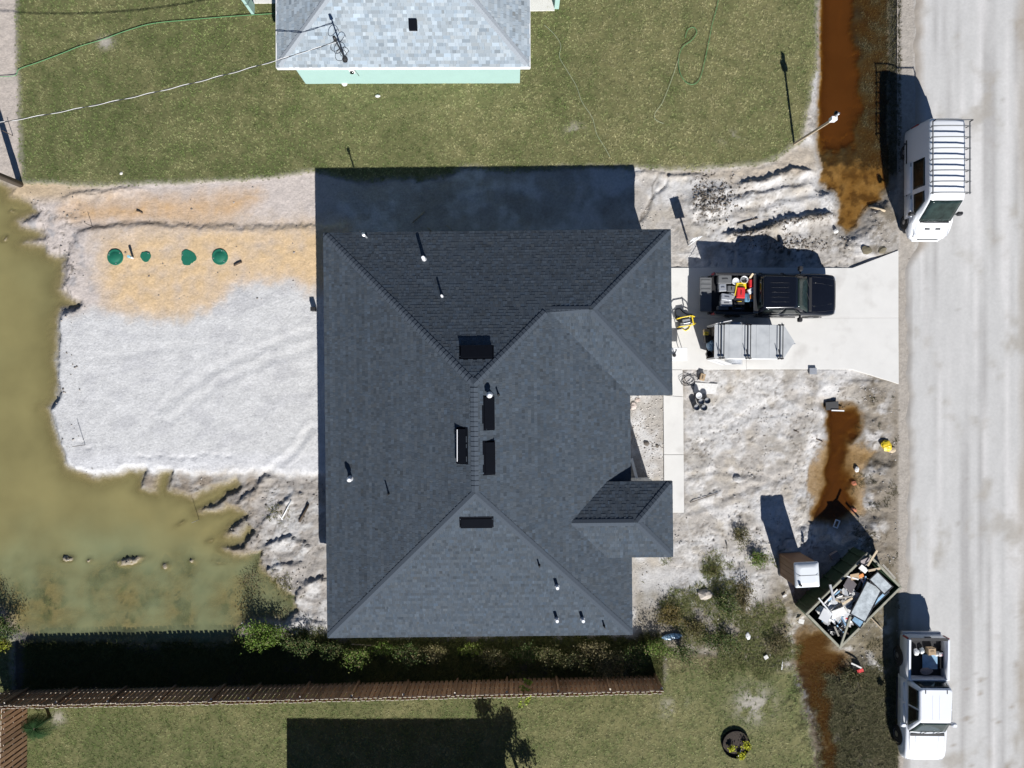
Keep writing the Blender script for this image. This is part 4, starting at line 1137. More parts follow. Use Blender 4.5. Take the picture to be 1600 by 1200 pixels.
# ---- rank weeds, litter and reeds
def weed_patch(name, label, test, n, box, seed, length, cols_a, cols_b, nper=7, width=(.012, .03)):
    r = np.random.default_rng(seed)
    x = r.uniform(box[0], box[1], n); y = r.uniform(box[2], box[3], n)
    px = 800 + 32 * x; py = 600 - 32 * y
    k = r.random(n) < test(px, py, x, y)
    x, y = x[k], y[k]
    cols = mix3(np.array(cols_a), np.array(cols_b), np.clip(r.normal(.5, .35, len(x)), 0, 1))
    P = np.stack([x, y, gz_arr(x, y) - .01], 1)
    return tag(blades(P, nper, length, width, (.2, 1.4), cols, r, name), label, 'weeds', kind='stuff')
def nz(x, y, s, sd): return fbm(x * s, y * s, 4, sd)
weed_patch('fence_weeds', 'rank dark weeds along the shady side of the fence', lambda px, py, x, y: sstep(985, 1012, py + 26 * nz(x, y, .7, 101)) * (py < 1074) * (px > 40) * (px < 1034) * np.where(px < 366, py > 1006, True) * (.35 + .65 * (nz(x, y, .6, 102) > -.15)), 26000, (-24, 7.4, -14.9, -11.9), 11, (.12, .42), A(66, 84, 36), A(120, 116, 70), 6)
weed_patch('yard_weeds', 'scrubby weeds on the bare ground right of the house', lambda px, py, x, y: .6 * sstep(.12, .5, nz(x, y, .55, 103) + .55 * blob(px, py, 1150, 985, 90, 60) + .5 * blob(px, py, 1045, 962, 26, 18) + .45 * blob(px, py, 1168, 855, 30, 22) + .4 * blob(px, py, 1110, 890, 14, 10)) * sstep(840, 900, py) * sstep(1000, 1030, px) * (px < 1262) * (py < 1060), 30000, (5.8, 14.6, -14.5, -7.2), 12, (.08, .26), A(100, 118, 58), A(160, 154, 110), 5)
weed_patch('ditch_weeds', 'dark sedge and weeds along the lower ditch', lambda px, py, x, y: sstep(1258, 1290, px - (py - 1060) * .16 + 14 * nz(x, y, 1, 104)) * (px < 1402) * sstep(1030, 1075, py + 30 * nz(x, y, .8, 105)) * (.25 + .75 * (nz(x, y, 1.0, 106) > -.1)), 20000, (14, 19, -19.6, -13), 13, (.07, .24), A(86, 92, 56), A(150, 142, 112), 5)
weed_patch('verge_weeds', 'low grey-green weeds on the verges beside the ditch and road', lambda px, py, x, y: (sstep(1386, 1396, px + 6 * nz(x, y, 1.5, 107)) * (px < 1408) * (py < 270) * .8 + .55 * sstep(1338, 1362, px + 14 * nz(x, y, .8, 109)) * (px <= 1392) * (py < 262) + .35 * sstep(.05, .3, nz(x, y, .9, 108)) * (px > 1335) * (px < 1405) * (py > 620) * (py < 1040)), 30000, (16.5, 19.0, -13.8, 19.2), 14, (.05, .14), A(72, 72, 46), A(124, 116, 88), 5)
weed_patch('pond_weeds', 'drowned weeds poking out of the pond', lambda px, py, x, y: .55 * sstep(.10, .35, nz(x, y, .9, 81)) * sstep(850, 900, py) * (px < 455) * (py < 992) * (px > 20), 9000, (-24.4, -10.6, -12.3, -7.6), 15, (.10, .30), A(84, 86, 46), A(130, 120, 74), 4, (.008, .018))
weed_patch('bank_weeds', 'sparse weeds on the mud bank left of the house', lambda px, py, x, y: .5 * blob(px, py, 432, 800, 16, 12) + .6 * blob(px, py, 435, 915, 18, 18) + .2 * blob(px, py, 500, 975, 14, 10), 7000, (-14.5, -9.0, -12.5, -4.5), 16, (.08, .22), A(88, 96, 44), A(140, 130, 84), 5)

# ---- soil clods and root litter
def clods(name, label, n, box, test, size, seed, rgb0, rgb1):
    r = np.random.default_rng(seed)
    x = r.uniform(box[0], box[1], n); y = r.uniform(box[2], box[3], n)
    px = 800 + 32 * x; py = 600 - 32 * y
    k = r.random(n) < test(px, py, x, y)
    x, y = x[k], y[k]; n = len(x)
    s = size[0] + (size[1] - size[0]) * r.random(n) ** 3
    base = np.array([[1, 0, 0], [-1, 0, 0], [0, 1, 0], [0, -1, 0], [0, 0, 1], [0, 0, -1]], float)
    F0 = np.array([[0, 2, 4], [2, 1, 4], [1, 3, 4], [3, 0, 4], [2, 0, 5], [1, 2, 5], [3, 1, 5], [0, 3, 5]])
    V = base[None] * s[:, None, None] * r.uniform(.6, 1.3, (n, 6, 1))
    V[:, :, 2] *= .7
    a = r.uniform(0, 6.28, n); ca, sa = np.cos(a)[:, None], np.sin(a)[:, None]
    V = np.stack([V[:, :, 0] * ca - V[:, :, 1] * sa, V[:, :, 0] * sa + V[:, :, 1] * ca, V[:, :, 2]], -1)
    V += np.stack([x, y, gz_arr(x, y) + s * .2], 1)[:, None, :]
    F = (F0[None] + (np.arange(n) * 6)[:, None, None]).reshape(-1, 3)
    t = r.random(n); cols = mix3(np.array(rgb0), np.array(rgb1), t)
    Cc = np.repeat(np.concatenate([cols, np.ones((n, 1))], 1), 6, 0)
    return tag(np_mesh(name, V.reshape(-1, 3), F, M['rock'], Cc), label, 'clods', kind='stuff')
notlawn = lambda x, y: 1 - gz_arr(x, y, lawn)
clods('soil_clods', 'scattered clods and pebbles on the front and side yards', 24000, (6.0, 18.8, -13.5, 10.8), lambda px, py, x, y: notlawn(x, y) * (gz_arr(x, y) > -.2) * ~((px > 1030) & (py > 386) & (py < 602)) * ~((px < 1072) & (py > 560) & (py < 805) & (px > 1034)) * sstep(-.1, .35, nz(x, y, .8, 111)) * .8, (.010, .055), 31, A(226, 221, 215), A(150, 142, 132))
clods('soil_clods', 'dark crumbly soil on the heap and windrow of the side yard', 14000, (8.8, 17.0, 6.0, 10.6), lambda px, py, x, y: np.clip(1.2 * blob(px, py, 1108, 312, 32, 24) + .8 * blob(px, py, 1240, 388, 50, 16) + .9 * np.exp(-(d_line(px, py, [(1147, 368), (1215, 352), (1296, 336)]) / 5) ** 2), 0, 1) * (py < 392), (.015, .065), 32, A(56, 50, 44), A(150, 138, 124))
rl = roughL
clods('soil_clods', 'clods and dark litter along the pond shore and mud bank', 15000, (-25, -9, -12.5, 9.6), lambda px, py, x, y: (gz_arr(x, y) > WL_P + .02) * notlawn(x, y) * (.55 * gz_arr(x, y, rl) + .6 * sstep(150, 100, px) * (py > 300) * (py < 700) + .10 * (py < 470)) * sstep(-.15, .25, nz(x, y, 1.0, 112)), (.012, .07), 33, A(196, 188, 180), A(74, 66, 56))
clods('rubble', 'loose stones on the porch yard between the two wings', 600, (5.6, 7.5, -4.8, -.4), lambda px, py, x, y: .9 * (px > 975) * (px < 1036), (.012, .06), 34, A(226, 219, 212), A(176, 168, 160))

# ---- shrubs
def shrub(label, px, py, rx, ry, h, n, col, seed, size=.09, name='shrub', cat='shrub', dead=0.25, group=None):
    r = np.random.default_rng(seed)
    q = on(px, py)
    t = thing(name, label, cat, q, 0, group)
    k = 9
    st = MB(); tips = []
    for i in range(k):
        a = 2 * math.pi * i / k + r.uniform(-.3, .3); d = r.uniform(.45, .95)
        tip = Vector((rx * d * math.cos(a), ry * d * math.sin(a), h * r.uniform(.55, 1.0))); tips.append(tip)
        mid = tip * .5 + Vector((0, 0, h * .12))
        st.tube([(0, 0, -.05), mid, tip], [.022, .014, .005], 5)
    st.build('stem', M['bark'], t)
    c = np.array([tuple(tips[int(i)]) for i in r.integers(0, k, n)]) * r.uniform(.35, 1.08, (n, 1))
    P = c + r.normal(0, 1, (n, 3)) * np.array([rx * .22, ry * .22, h * .16])
    P[:, 2] = np.maximum(P[:, 2], .03)
    cols = mix3(np.array(col), np.array(A(150, 136, 96)), (r.random(n) < dead) * r.uniform(.3, 1, n))
    leaves(P, size, r, cols, 'foliage', t, .7)
    return t
G1, G2, G3 = A(104, 132, 46), A(78, 100, 42), A(130, 138, 72)
grp = 'shrubs around the lot'
shrub('bright green shrub at the pond corner below the mud bank', 415, 988, 1.15, .62, .9, 2600, G1, 51, .10, dead=.12, group=grp)
shrub('darker shrub squeezed between pond corner and house corner', 470, 1003, .9, .5, .7, 1500, G2, 52, .09, group=grp)
shrub('big bush at the left edge above the grass strip', 6, 975, 1.2, .75, .95, 2400, G2, 53, .09, dead=.2, group=grp)
shrub('yellow green tuft below the big bush at the left edge', 4, 1003, .6, .4, .5, 900, A(150, 160, 40), 54, .08, group=grp)
shrub('small green shrub under the south eave near the house corner', 600, 1010, .7, .28, .55, 900, G1, 55, .08, group=grp)
shrub('leafy shrub under the middle of the south eave', 735, 1010, .7, .30, .55, 900, A(120, 138, 50), 56, .08, group=grp)
shrub('dark shrub by the south eave right of the leafy one', 822, 1014, .8, .42, .7, 1100, G2, 57, .08, group=grp)
shrub('feathery grey green bush near the right end of the fence', 955, 1032, 1.0, .85, .8, 2200, A(96, 100, 70), 58, .07, dead=.5, group=grp)
shrub('bushy weeds at the lower right house corner', 1010, 1012, .7, .45, .6, 1200, G2, 59, .08, group=grp)
shrub('yellow brown grassy bush on the pale ground right of the house', 1046, 962, .72, .55, .5, 1500, A(120, 106, 46), 60, .07, dead=.5, group=grp)
shrub('green shrub below the pale boulder', 1130, 942, .55, .62, .7, 1300, G2, 61, .08, group=grp)
shrub('brownish shrub right of the pale boulder', 1160, 930, .5, .9, .55, 1100, A(108, 100, 64), 62, .07, dead=.5, group=grp)
shrub('low shrub beside the tan soil patch above the toilet', 1156, 836, .45, .6, .45, 800, A(100, 100, 60), 63, .07, dead=.4, group=grp)
shrub('green shrub left of the portable toilet', 1182, 872, .55, .4, .5, 900, G1, 64, .08, group=grp)
shrub('small round tuft on the bare ground below the front wing', 1112, 891, .34, .32, .3, 450, A(104, 108, 50), 65, .06, group=grp)
shrub('dark shrub among weeds below the grassy bush', 1120, 1000, 1.0, .55, .55, 1700, G2, 66, .08, dead=.3, group=grp)
shrub('olive shrub among weeds right of the blue sheet', 1085, 980, .6, .5, .5, 1000, A(112, 108, 62), 67, .07, dead=.4, group=grp)
shrub('bushy weed mound left of the lower puddle', 1215, 1005, .7, .6, .45, 1200, A(104, 100, 64), 68, .07, dead=.45, group=grp)
shrub('weedy clump in the ditch below the dumpster', 1330, 1055, .6, .4, .4, 900, A(84, 88, 48), 69, .07, dead=.4, group=grp)
shrub('thin dead bush at the pond edge', 395, 905, .8, .7, .45, 700, A(110, 104, 76), 70, .06, dead=.7, group=grp)
south = [(520, 1010, 'dark leafy shrub just right of the lower left house corner', G2), (560, 1018, 'low green shrub in the strip below the house, near its left end', G1), (640, 1016, 'green weedy shrub below the bare tan patch of the south strip', G2), (682, 1012, 'thin pale shrub below the south eave, left of the leafy one', A(120, 116, 70)), (770, 1020, 'loose shrub in the south strip left of the climbing vine', A(104, 104, 60)), (860, 1018, 'olive shrub in the south strip right of the climbing vine', A(100, 104, 56)), (895, 1024, 'straggly shrub in the south strip below the roof vents', A(92, 98, 54)), (925, 1010, 'pale dry shrub close to the south eave near its right end', A(132, 124, 84)), (985, 1022, 'dense shrub at the right end of the south strip', G2), (1025, 1006, 'green shrub beyond the lower right house corner', G1), (1062, 1012, 'dark leafy weed clump left of the blue sheet', G2)]
for k, (px, py, lab, c_) in enumerate(south):
    shrub(lab, px, py, .62 + .25 * ((k * 7) % 5) / 5, .38 + .1 * (k % 3), .75 + .12 * ((k * 3) % 4), 1100, c_, 200 + k, .08, dead=.3, group=grp)
# vine with bright leaves that reaches the fence top
q = on(820, 1066)
vine = thing('vine', 'bright yellow green vine climbing over the fence', 'vine', q)
r = np.random.default_rng(5)
vp = [(-.02, -.3, 1.75), (.0, -.15, 1.6), (.03, .0, 1.3), (.05, .12, .9), (.05, .1, 0)]
MB().tube(vp, .012, 5).build('stem', M['bark'], vine)
c = np.array([[-.22, -.25, 1.85], [.05, -.2, 1.7], [.14, -.05, 1.6], [.10, .25, 1.5], [-.1, .35, 1.45], [-.2, .05, 1.4], [.05, .6, 1.3], [.2, .5, 1.3]])
P = c[r.integers(0, 8, 150)] + r.normal(0, .06, (150, 3))
leaves(P, .13, r, np.tile(np.array(A(160, 176, 70)), (150, 1)), 'foliage', vine, .5, .8)

# ---- young palm by the fence
q = on(78, 1121)
pm_ = thing('palm', 'small young palm on the lawn beside the short fence', 'palm', q)
MB().tube([(0, 0, -.1), (-.02, .0, .5), (-.06, -.03, 1.1)], [.10, .085, .07], 10).build('trunk', M['bark'], pm_)
r = np.random.default_rng(8)
for i in range(13):
    a = 2 * math.pi * i / 13 + r.uniform(-.2, .2); L_ = r.uniform(.55, .85); el = r.uniform(.1, .9)
    sp = [Vector((-.06, -.03, 1.08)) + Vector((math.cos(a), math.sin(a), 0)) * (L_ * u) + Vector((0, 0, L_ * (el * u - (.5 + el * .7) * u * u))) for u in np.linspace(0, 1, 9)]
    mb = MB(); mb.tube(sp, [.014 - .0012 * k for k in range(9)], 5)
    sd = Vector((-math.sin(a), math.cos(a), 0))
    for k in range(1, 9):
        for u in (0, .5):
            b0 = sp[k - 1].lerp(sp[k], u); ll = .26 * math.sin(math.pi * (k + u) / 10) + .05
            for s in (-1, 1):
                tip = b0 + sd * (s * ll) + (sp[k] - sp[k - 1]).normalized() * ll * .7 - Vector((0, 0, ll * .25))
                w_ = (sp[k] - sp[k - 1]).normalized() * .022
                mb.add([b0 - w_, b0 + w_, tip], [(0, 1, 2)])
    fo = mb.build('frond', M['palm_leaf'] if 'palm_leaf' in M else M.setdefault('palm_leaf', mat('palm_leaf', (0.014, 0.036, 0.011), 0.85, var=0.2, spec=0.1)), pm_)

# ---- plants in the round bed
for (px, py, lab, s) in ((1141, 1166, 'lime green plant at the left of the round flower bed', 1), (1164, 1163, 'lime green plant at the right of the round flower bed', 2), (1156, 1178, 'lime green plant at the bottom of the round flower bed', 3)):
    r = np.random.default_rng(90 + s); q = on(px, py)
    t = thing('bedding_plant', lab, 'plant', q, 0, 'plants in the round bed')
    MB().tube([(0, 0, 0), (.01, 0, .12), (0, .01, .22)], .012, 5).build('stem', M['bark'], t)
    P = r.normal(0, 1, (130, 3)) * np.array([.085, .11 if s == 2 else .08, .05]) + np.array([0, 0, .22])
    leaves(P, .075, r, np.tile(np.array(A(206, 208, 40)), (130, 1)), 'foliage', t, .5, .7)

# ---- tree at the corner of the southern house (its shadow reaches the lawn)
q = Vector(((819 - 800) / 32, (600 - 1238) / 32, 0))
tr_ = thing('tree', 'leafy small tree at the corner of the southern neighbour house', 'tree', q)
r = np.random.default_rng(12)
MB().tube([(0, 0, -.2), (.03, 0, .8), (-.02, .04, 1.6)], [.11, .09, .07], 9).build('trunk', M['bark'], tr_)
tips = []
for i in range(11):
    a = 2 * math.pi * i / 11 + r.uniform(-.3, .3); tp = Vector((math.cos(a) * r.uniform(.3, .75), math.sin(a) * r.uniform(.3, .75), r.uniform(1.2, 3.5))); tips.append(tp)
    MB().tube([(-.02, .04, 1.4), tp * .55 + Vector((0, 0, .7)), tp], [.04, .025, .008], 6).build('limb', M['bark'], tr_)
c = np.array([tuple(tips[int(i)]) for i in r.integers(0, 11, 4200)]) + r.normal(0, .2, (4200, 3))
leaves(c, .13, r, np.tile(np.array(A(70, 90, 40)), (4200, 1)), 'crown', tr_, .8)
# ================================================================== VEHICLES
# local frame of a vehicle: +x forward, +y left, z up, origin on the ground under its middle
def ring_sec(x, w, zb, zt, tumble=0.0, crown=0.03, rnd=0.1):
    """cross section of a car body at station x"""
    zs = zt - rnd
    zm = zb + 0.55 * (zs - zb)
    wt = w * (1 - tumble)
    pts = [(w * 0.93, zb), (w * 0.99, zb + 0.08), (w, zm), (wt, zs), (wt - rnd * 0.3, zt - rnd * 0.28), (wt - rnd, zt), (wt * 0.5, zt + crown * 0.8), (0, zt + crown)]
    right = [(x, -a, b) for a, b in pts]; left = [(x, a, b) for a, b in pts[:-1]]
    return right + left[::-1]

def rrect(x0, x1, w0, w1, z, r, n=5):
    """rounded rectangle ring, half widths w0 (at x0, rear) and w1 (front)"""
    out = []
    for cx, cy, a0 in ((x1 - r, w1 - r, 0), (x0 + r, w0 - r, 90), (x0 + r, -(w0 - r), 180), (x1 - r, -(w1 - r), 270)):
        for k in range(n):
            a = math.radians(a0 + 90 * k / (n - 1))
            out.append((cx + r * math.cos(a), cy + r * math.sin(a), z))
    return out

def panel(name, quad, m, parent, off=0.008, thick=0.012, nu=6, bow=0.0):
    """pane between four corners (p0,p1 lower edge, p2,p3 upper edge), standing just proud of the body"""
    p0, p1, p2, p3 = [Vector(p) for p in quad]
    n = (p1 - p0).cross(p3 - p0).normalized()
    rows = []
    for j in range(nu + 1):
        v = j / nu; row = []
        for i in range(nu + 1):
            u = i / nu
            p = (p0 * (1 - u) + p1 * u) * (1 - v) + (p3 * (1 - u) + p2 * u) * v
            row.append(p + n * (off + bow * 4 * u * (1 - u)))
        rows.append(row)
    mb = MB(); vs = [p for r in rows for p in r] + [p - n * thick for r in rows for p in r]; k = nu + 1; fs = []
    N2 = k * k
    for j in range(nu):
        for i in range(nu):
            a = j * k + i
            fs += [(a, a + 1, a + k + 1, a + k), (N2 + a, N2 + a + k, N2 + a + k + 1, N2 + a + 1)]
    rim_ = [i for i in range(k)] + [j * k + nu for j in range(1, k)] + [nu * k + i for i in range(nu - 1, -1, -1)] + [j * k for j in range(nu - 1, 0, -1)]
    for i in range(len(rim_)):
        a, b = rim_[i], rim_[(i + 1) % len(rim_)]
        fs.append((a, N2 + a, N2 + b, b))
    mb.add(vs, fs, None, True)
    return mb.build(name, m, parent)

def wheel(x, y, r, w, parent, side):
    Mx = Matrix.Translation((x, y, r)) @ Matrix.Rotation(math.radians(90) * -side, 4, 'X')
    prof = [(r * .62, -w / 2), (r * .93, -w / 2), (r, -w * .36), (r, w * .36), (r * .93, w / 2), (r * .62, w / 2)]
    wh_ = MB().lathe(prof, 28, Mx, close=True).build('wheel', M['black_rubber'], parent)
    rm = MB().lathe([(r * .61, w / 2 + .004), (r * .56, w / 2 - .02), (r * .2, w / 2 + .012), (0.002, w / 2 + .016)], 20, Mx).build('rim', M['rim'], wh_)
    arch = MB()
    vs = []
    for i in range(25):
        t = math.pi * i / 24
        for rr in (r * 1.02, r * 1.24):
            vs.append((x + rr * math.cos(t), y + side * (w / 2 + .0), r + rr * math.sin(t) * 1.02))
    fs = [(2 * i, 2 * i + 1, 2 * i + 3, 2 * i + 2) for i in range(24)]
    arch.add(vs, fs).build('wheel_arch', M['black_plastic'], parent)
    return wh_

def mirror(x, y, z, side, parent, m):
    a = MB().loft([rrect(x - .09, x + .09, .10, .10, z - .13, .05), rrect(x - .10, x + .10, .12, .12, z, .06), rrect(x - .07, x + .07, .09, .09, z + .12, .05)], True, True, True, Matrix.Translation((0, y, 0)))
    o = a.build('mirror', m, parent)
    MB().bar((x + .02, y - side * .22, z - .07), (x, y - side * .04, z - .04), .07, .05).build('arm', M['black_plastic'], o)
    return o

def pickup(label, loc, rz, paint, open_gate=False, crew=True, hood_stripe=False):
    t = thing('pickup_truck', label, 'pickup truck', loc, rz)
    pm = M[paint]
    st = [(2.96, .78, .48, .84), (2.90, .90, .42, .98), (2.74, .965, .38, 1.06), (2.4, .995, .36, 1.12), (1.9, 1.0, .36, 1.15), (1.42, 1.0, .36, 1.18), (0.8, 1.0, .36, 1.19), (0, 1.0, .36, 1.19), (-.92, 1.0, .36, 1.19)]
    MB().loft([ring_sec(x, w, zb, zt, .02, .045 if x > 1.5 else .0, .09) for x, w, zb, zt in st]).build('body', pm, t)
    # hood panel with a shut line around it
    hd = []
    for x, w, z in ((2.80, .70, 1.075), (2.4, .78, 1.15), (1.9, .82, 1.185), (1.50, .83, 1.215)):
        hd.append([(x, -w, z - .012), (x, -w * .55, z + .012), (x, 0, z + .02), (x, w * .55, z + .012), (x, w, z - .012)])
    MB().loft(hd, closed=False, cap0=False, cap1=False).build('hood', pm, t)
    for s in (-1, 1):
        MB().tube([(2.70, s * .42, 1.095), (2.3, s * .50, 1.165), (1.9, s * .54, 1.192), (1.55, s * .56, 1.208)], .012, 6).build('hood_crease', pm, t)
        MB().tube([(2.82, s * .70, 1.055), (2.4, s * .785, 1.13), (1.9, s * .825, 1.168), (1.50, s * .835, 1.196)], .007, 5).build('hood_gap', M['black_plastic'], t)
    MB().box((2.945, 0, .72), (.06, 1.15, .3)).build('grille', M['black_plastic'], t, bevel=.02)
    MB().loft([rrect(2.86, 3.02, .86, .80, .40, .06), rrect(2.84, 3.04, .90, .84, .50, .07), rrect(2.86, 3.02, .88, .82, .60, .06)]).build('bumper', pm if paint != 'truck_black' else M['black_plastic'], t)
    MB().box((-2.96, 0, .58), (.16, 1.86, .2)).build('bumper', M['galv'] if paint == 'truck_white' else M['black_plastic'], t, bevel=.04)
    for s in (-1, 1):
        MB().loft([rrect(2.74, 2.93, .12, .10, .82, .04), rrect(2.70, 2.90, .12, .10, 1.0, .04)], M=Matrix.Translation((0, s * .76, 0))).build('headlight', M['lamp_clear'], t)
        MB().box((-2.905, s * .955, 1.02), (.06, .10, .42)).build('tail_light', M['lamp_red'], t, bevel=.02)
    # cab
    zb, zt = 1.16, 1.90
    rf, rr, bf, br = .70, -.80, 1.50, -.95
    wb, wt = .95, .74
    lv = [(0, 0), (.5, .47), (.88, .86), (.97, .955), (1.0, 1.0)]
    rings = []
    for hgt, k in lv:
        ins = .05 if hgt == 1.0 else 0.0
        rings.append(rrect(br + (rr - br) * k + ins, bf + (rf - bf) * k - ins, wb + (wt - wb) * k - ins, wb * .97 + (wt - wb) * k - ins, zb + (zt - zb) * hgt, .13))
    MB().loft(rings).build('cab', pm, t)
    if paint == 'truck_black':
        for k in range(5):
            MB().box((-.05, -.44 + k * .22, zt + .008), (.8, .022, .016)).build('roof_rib', M['galv'] if False else pm, t, bevel=.005)
    else:
        for y in (-.5, .5):
            MB().box((-.68, y, zt + .006), (.16, .035, .02)).build('roof_clip', M['black_plastic'], t)
        for y in (-.16, .16):
            MB().box((.05, y, zt + .004), (1.1, .02, .008)).build('roof_rib', pm, t)
    def cx(k, front): return (bf + (rf - bf) * k) if front else (br + (rr - br) * k)
    def cw(k): return wb + (wt - wb) * k
    k0, k1 = .02, .90
    panel('windshield', [(cx(k0, 1), -cw(k0) + .10, zb + k0 * .74), (cx(k0, 1), cw(k0) - .10, zb + k0 * .74), (cx(k1, 1), cw(k1) - .09, zb + k1 * .74), (cx(k1, 1), -cw(k1) + .09, zb + k1 * .74)], M['windshield'], t, .040, .05, 8, .012)
    k0 = .2
    panel('rear_window', [(cx(k0, 0), cw(k0) - .14, zb + k0 * .74), (cx(k0, 0), -cw(k0) + .14, zb + k0 * .74), (cx(.85, 0), -cw(.85) + .12, zb + .85 * .74), (cx(.85, 0), cw(.85) - .12, zb + .85 * .74)], M['glass'], t, .035, .045)
    MB().bar((1.62, -.80, 1.205), (1.62, .80, 1.205), .14, .05).build('cowl', M['black_plastic'], t, bevel=.015)
    for yy in (-.35, .25):
        MB().bar((1.58, yy, 1.25), (1.40, yy + .42, 1.32), .018, .014).build('wiper', M['black_plastic'], t)
    for s in (-1, 1):
        ka, kb = .14, .86
        for xa0, xa1, xb0, xb1 in (((.28, 1.18, .28, .66),) if not crew else ((.24, 1.16, .24, .66), (-.72, .14, -.68, .14))):
            q = [(xa0, s * cw(ka), zb + ka * .74), (xa1, s * cw(ka), zb + ka * .74), (xb1, s * cw(kb), zb + kb * .74), (xb0, s * cw(kb), zb + kb * .74)]
            if s > 0: q = [q[1], q[0], q[3], q[2]]
            panel('side_window', q, M['glass'], t, .024, .034)
        for xd, ln in (((.72, .96), (-.32, .92))):
            d = panel('door', [(xd - s * -ln / 2, s * 1.0, .5), (xd + s * -ln / 2, s * 1.0, .5), (xd + s * -ln / 2, s * .985, 1.06), (xd - s * -ln / 2, s * .985, 1.06)], pm, t, .004, .012, 2)
            MB().box((xd - ln * .36, s * 1.018, .98), (.16, .03, .035)).build('handle', pm if paint == 'truck_white' else M['black_plastic'], d, bevel=.008)
        mirror(1.12, s * 1.2, 1.28, s, t, M['black_plastic'] if paint == 'truck_black' else pm)
        MB().box((.25, s * .96, .36), (2.0, .14, .05)).build('side_step', M['black_plastic'], t, bevel=.015)
        for x in (1.98, -1.82):
            wheel(x, s * .895, .40, .26, t, s)
    # cargo bed
    bx0, bx1 = -2.90, -.97
    for s in (-1, 1):
        sec = lambda x, ww: [(x, s * (ww - .13), .55), (x, s * ww, .60), (x, s * ww, 1.16), (x, s * (ww - .02), 1.27), (x, s * (ww - .05), 1.31), (x, s * (ww - .13), 1.31), (x, s * (ww - .145), 1.27)]
        MB().loft([sec(bx0, .975), sec(bx0 + .1, .995), sec((bx0 + bx1) / 2, 1.0), sec(bx1, 1.0)]).build('bed_side', pm, t)
        MB().box(((bx0 + bx1) / 2, s * .915, 1.318), (bx1 - bx0 - .04, .10, .022)).build('rail_cap', M['black_plastic'] if paint == 'truck_black' else pm, t, bevel=.006)
        MB().box((-1.82, s * .78, .90), (.85, .16, .22)).build('wheel_well', M['bedliner'], t, bevel=.05)
    MB().box(((bx0 + bx1) / 2, 0, .74), (bx1 - bx0, 1.74, .06)).build('bed_floor', M['bedliner'], t)
    MB().box((bx1 + .01, 0, 1.0), (.06, 1.74, .60)).build('bed_front', M['bedliner'] if paint == 'truck_black' else pm, t)
    if open_gate:
        g = MB().box((-3.20, 0, .80), (.56, 1.62, .07)).build('tailgate', M['grey_plastic'], t, bevel=.02)
        for k in range(7):
            MB().box((-3.2, -.66 + k * .22, .842), (.46, .09, .022)).build('rib', M['grey_plastic'], g, bevel=.006)
        for s in (-1, 1):
            MB().bar((-2.94, s * .86, 1.2), (-3.42, s * .83, .84), .02, .02).build('gate_cable', M['black_metal'], t)
    else:
        g = MB().box((-2.90, 0, 1.0), (.08, 1.72, .60)).build('tailgate', pm, t, bevel=.02)
        MB().box((-2.95, 0, 1.16), (.03, .3, .09)).build('handle', M['black_plastic'], g)
        MB().box((-2.90, 0, 1.315), (.13, 1.74, .03)).build('rail_cap', M['black_plastic'], g)
    return t

# white pickup on the lower right, facing down the picture
def ground_pt(px, py): return Vector(((px - 800) / 32, (600 - py) / 32, 0))
wp = pickup('white pickup truck with open bed parked at the lower right roadside', ground_pt(1427, 1077), math.radians(-90.5), 'truck_white')
bk = pickup('black pickup truck loaded with tools on the driveway', ground_pt(1197.5, 464.5) + Vector((0, 0, .05)), math.radians(-0.5), 'truck_black', open_gate=True)
# bulkhead bar behind the black cab
MB().box((-.99, 0, 1.36), (.22, 1.86, .09)).build('bed_rail_box', M['grey_plastic'], bk, bevel=.02)
tb = MB().box((-.99, 0, 1.415), (.16, 1.7, .02)).build('lid', M['black_plastic'], bk)

# ---------------------------------------------------------------- van
vt = thing('cargo_van', 'white cargo van with roof rack parked at the upper right roadside', 'van', ground_pt(1436.5, 294), math.radians(-90))
vt.scale = (.965, .93, .975)
def vsec(x, w, zb, zt, tw):
    """w: half width at the waist, tw: half width just under the roof edge"""
    zw = min(1.15, zt - .12)
    r = .12
    pts = [(w * .94, zb), (w, zb + .12), (w, zw), ((w + tw) / 2 + .01, (zw + zt - r) / 2), (tw, zt - r), (tw - r * .3, zt - r * .28), (tw - r, zt), (tw * .5, zt + .02), (0, zt + .03)]
    return [(x, -a, b) for a, b in pts] + [(x, a, b) for a, b in pts[:-1]][::-1]
vst = [(2.72, .70, .42, .78, .66), (2.66, .82, .36, .90, .76), (2.5, .93, .33, 1.02, .84), (2.25, .99, .32, 1.12, .86), (2.02, 1.01, .32, 1.22, .86), (1.92, 1.015, .32, 1.34, .86), (1.55, 1.02, .32, 1.83, .87), (1.25, 1.02, .32, 2.20, .875), (1.10, 1.02, .32, 2.31, .88), (.85, 1.025, .32, 2.36, .885), (0, 1.03, .32, 2.38, .89), (-1.5, 1.03, .32, 2.38, .89), (-2.45, 1.02, .32, 2.36, .885), (-2.62, 1.0, .34, 2.32, .87), (-2.68, .96, .40, 2.25, .83)]
MB().loft([vsec(*s) for s in vst]).build('body', M['van_paint'], vt)
MB().loft([rrect(2.50, 2.78, .86, .70, .34, .1), rrect(2.46, 2.80, .92, .74, .46, .12), rrect(2.48, 2.77, .90, .72, .62, .1)]).build('bumper', M['van_paint'], vt)
MB().box((2.74, 0, .70), (.05, 1.0, .16)).build('grille', M['grey_plastic'], vt, bevel=.02)
MB().box((-2.70, 0, .46), (.14, 1.8, .18)).build('bumper', M['black_plastic'], vt, bevel=.03)
panel('windshield', [(1.95, -.80, 1.30), (1.95, .80, 1.30), (1.20, .79, 2.265), (1.20, -.79, 2.265)], M['windshield'], vt, .02, .03, 8, .035)
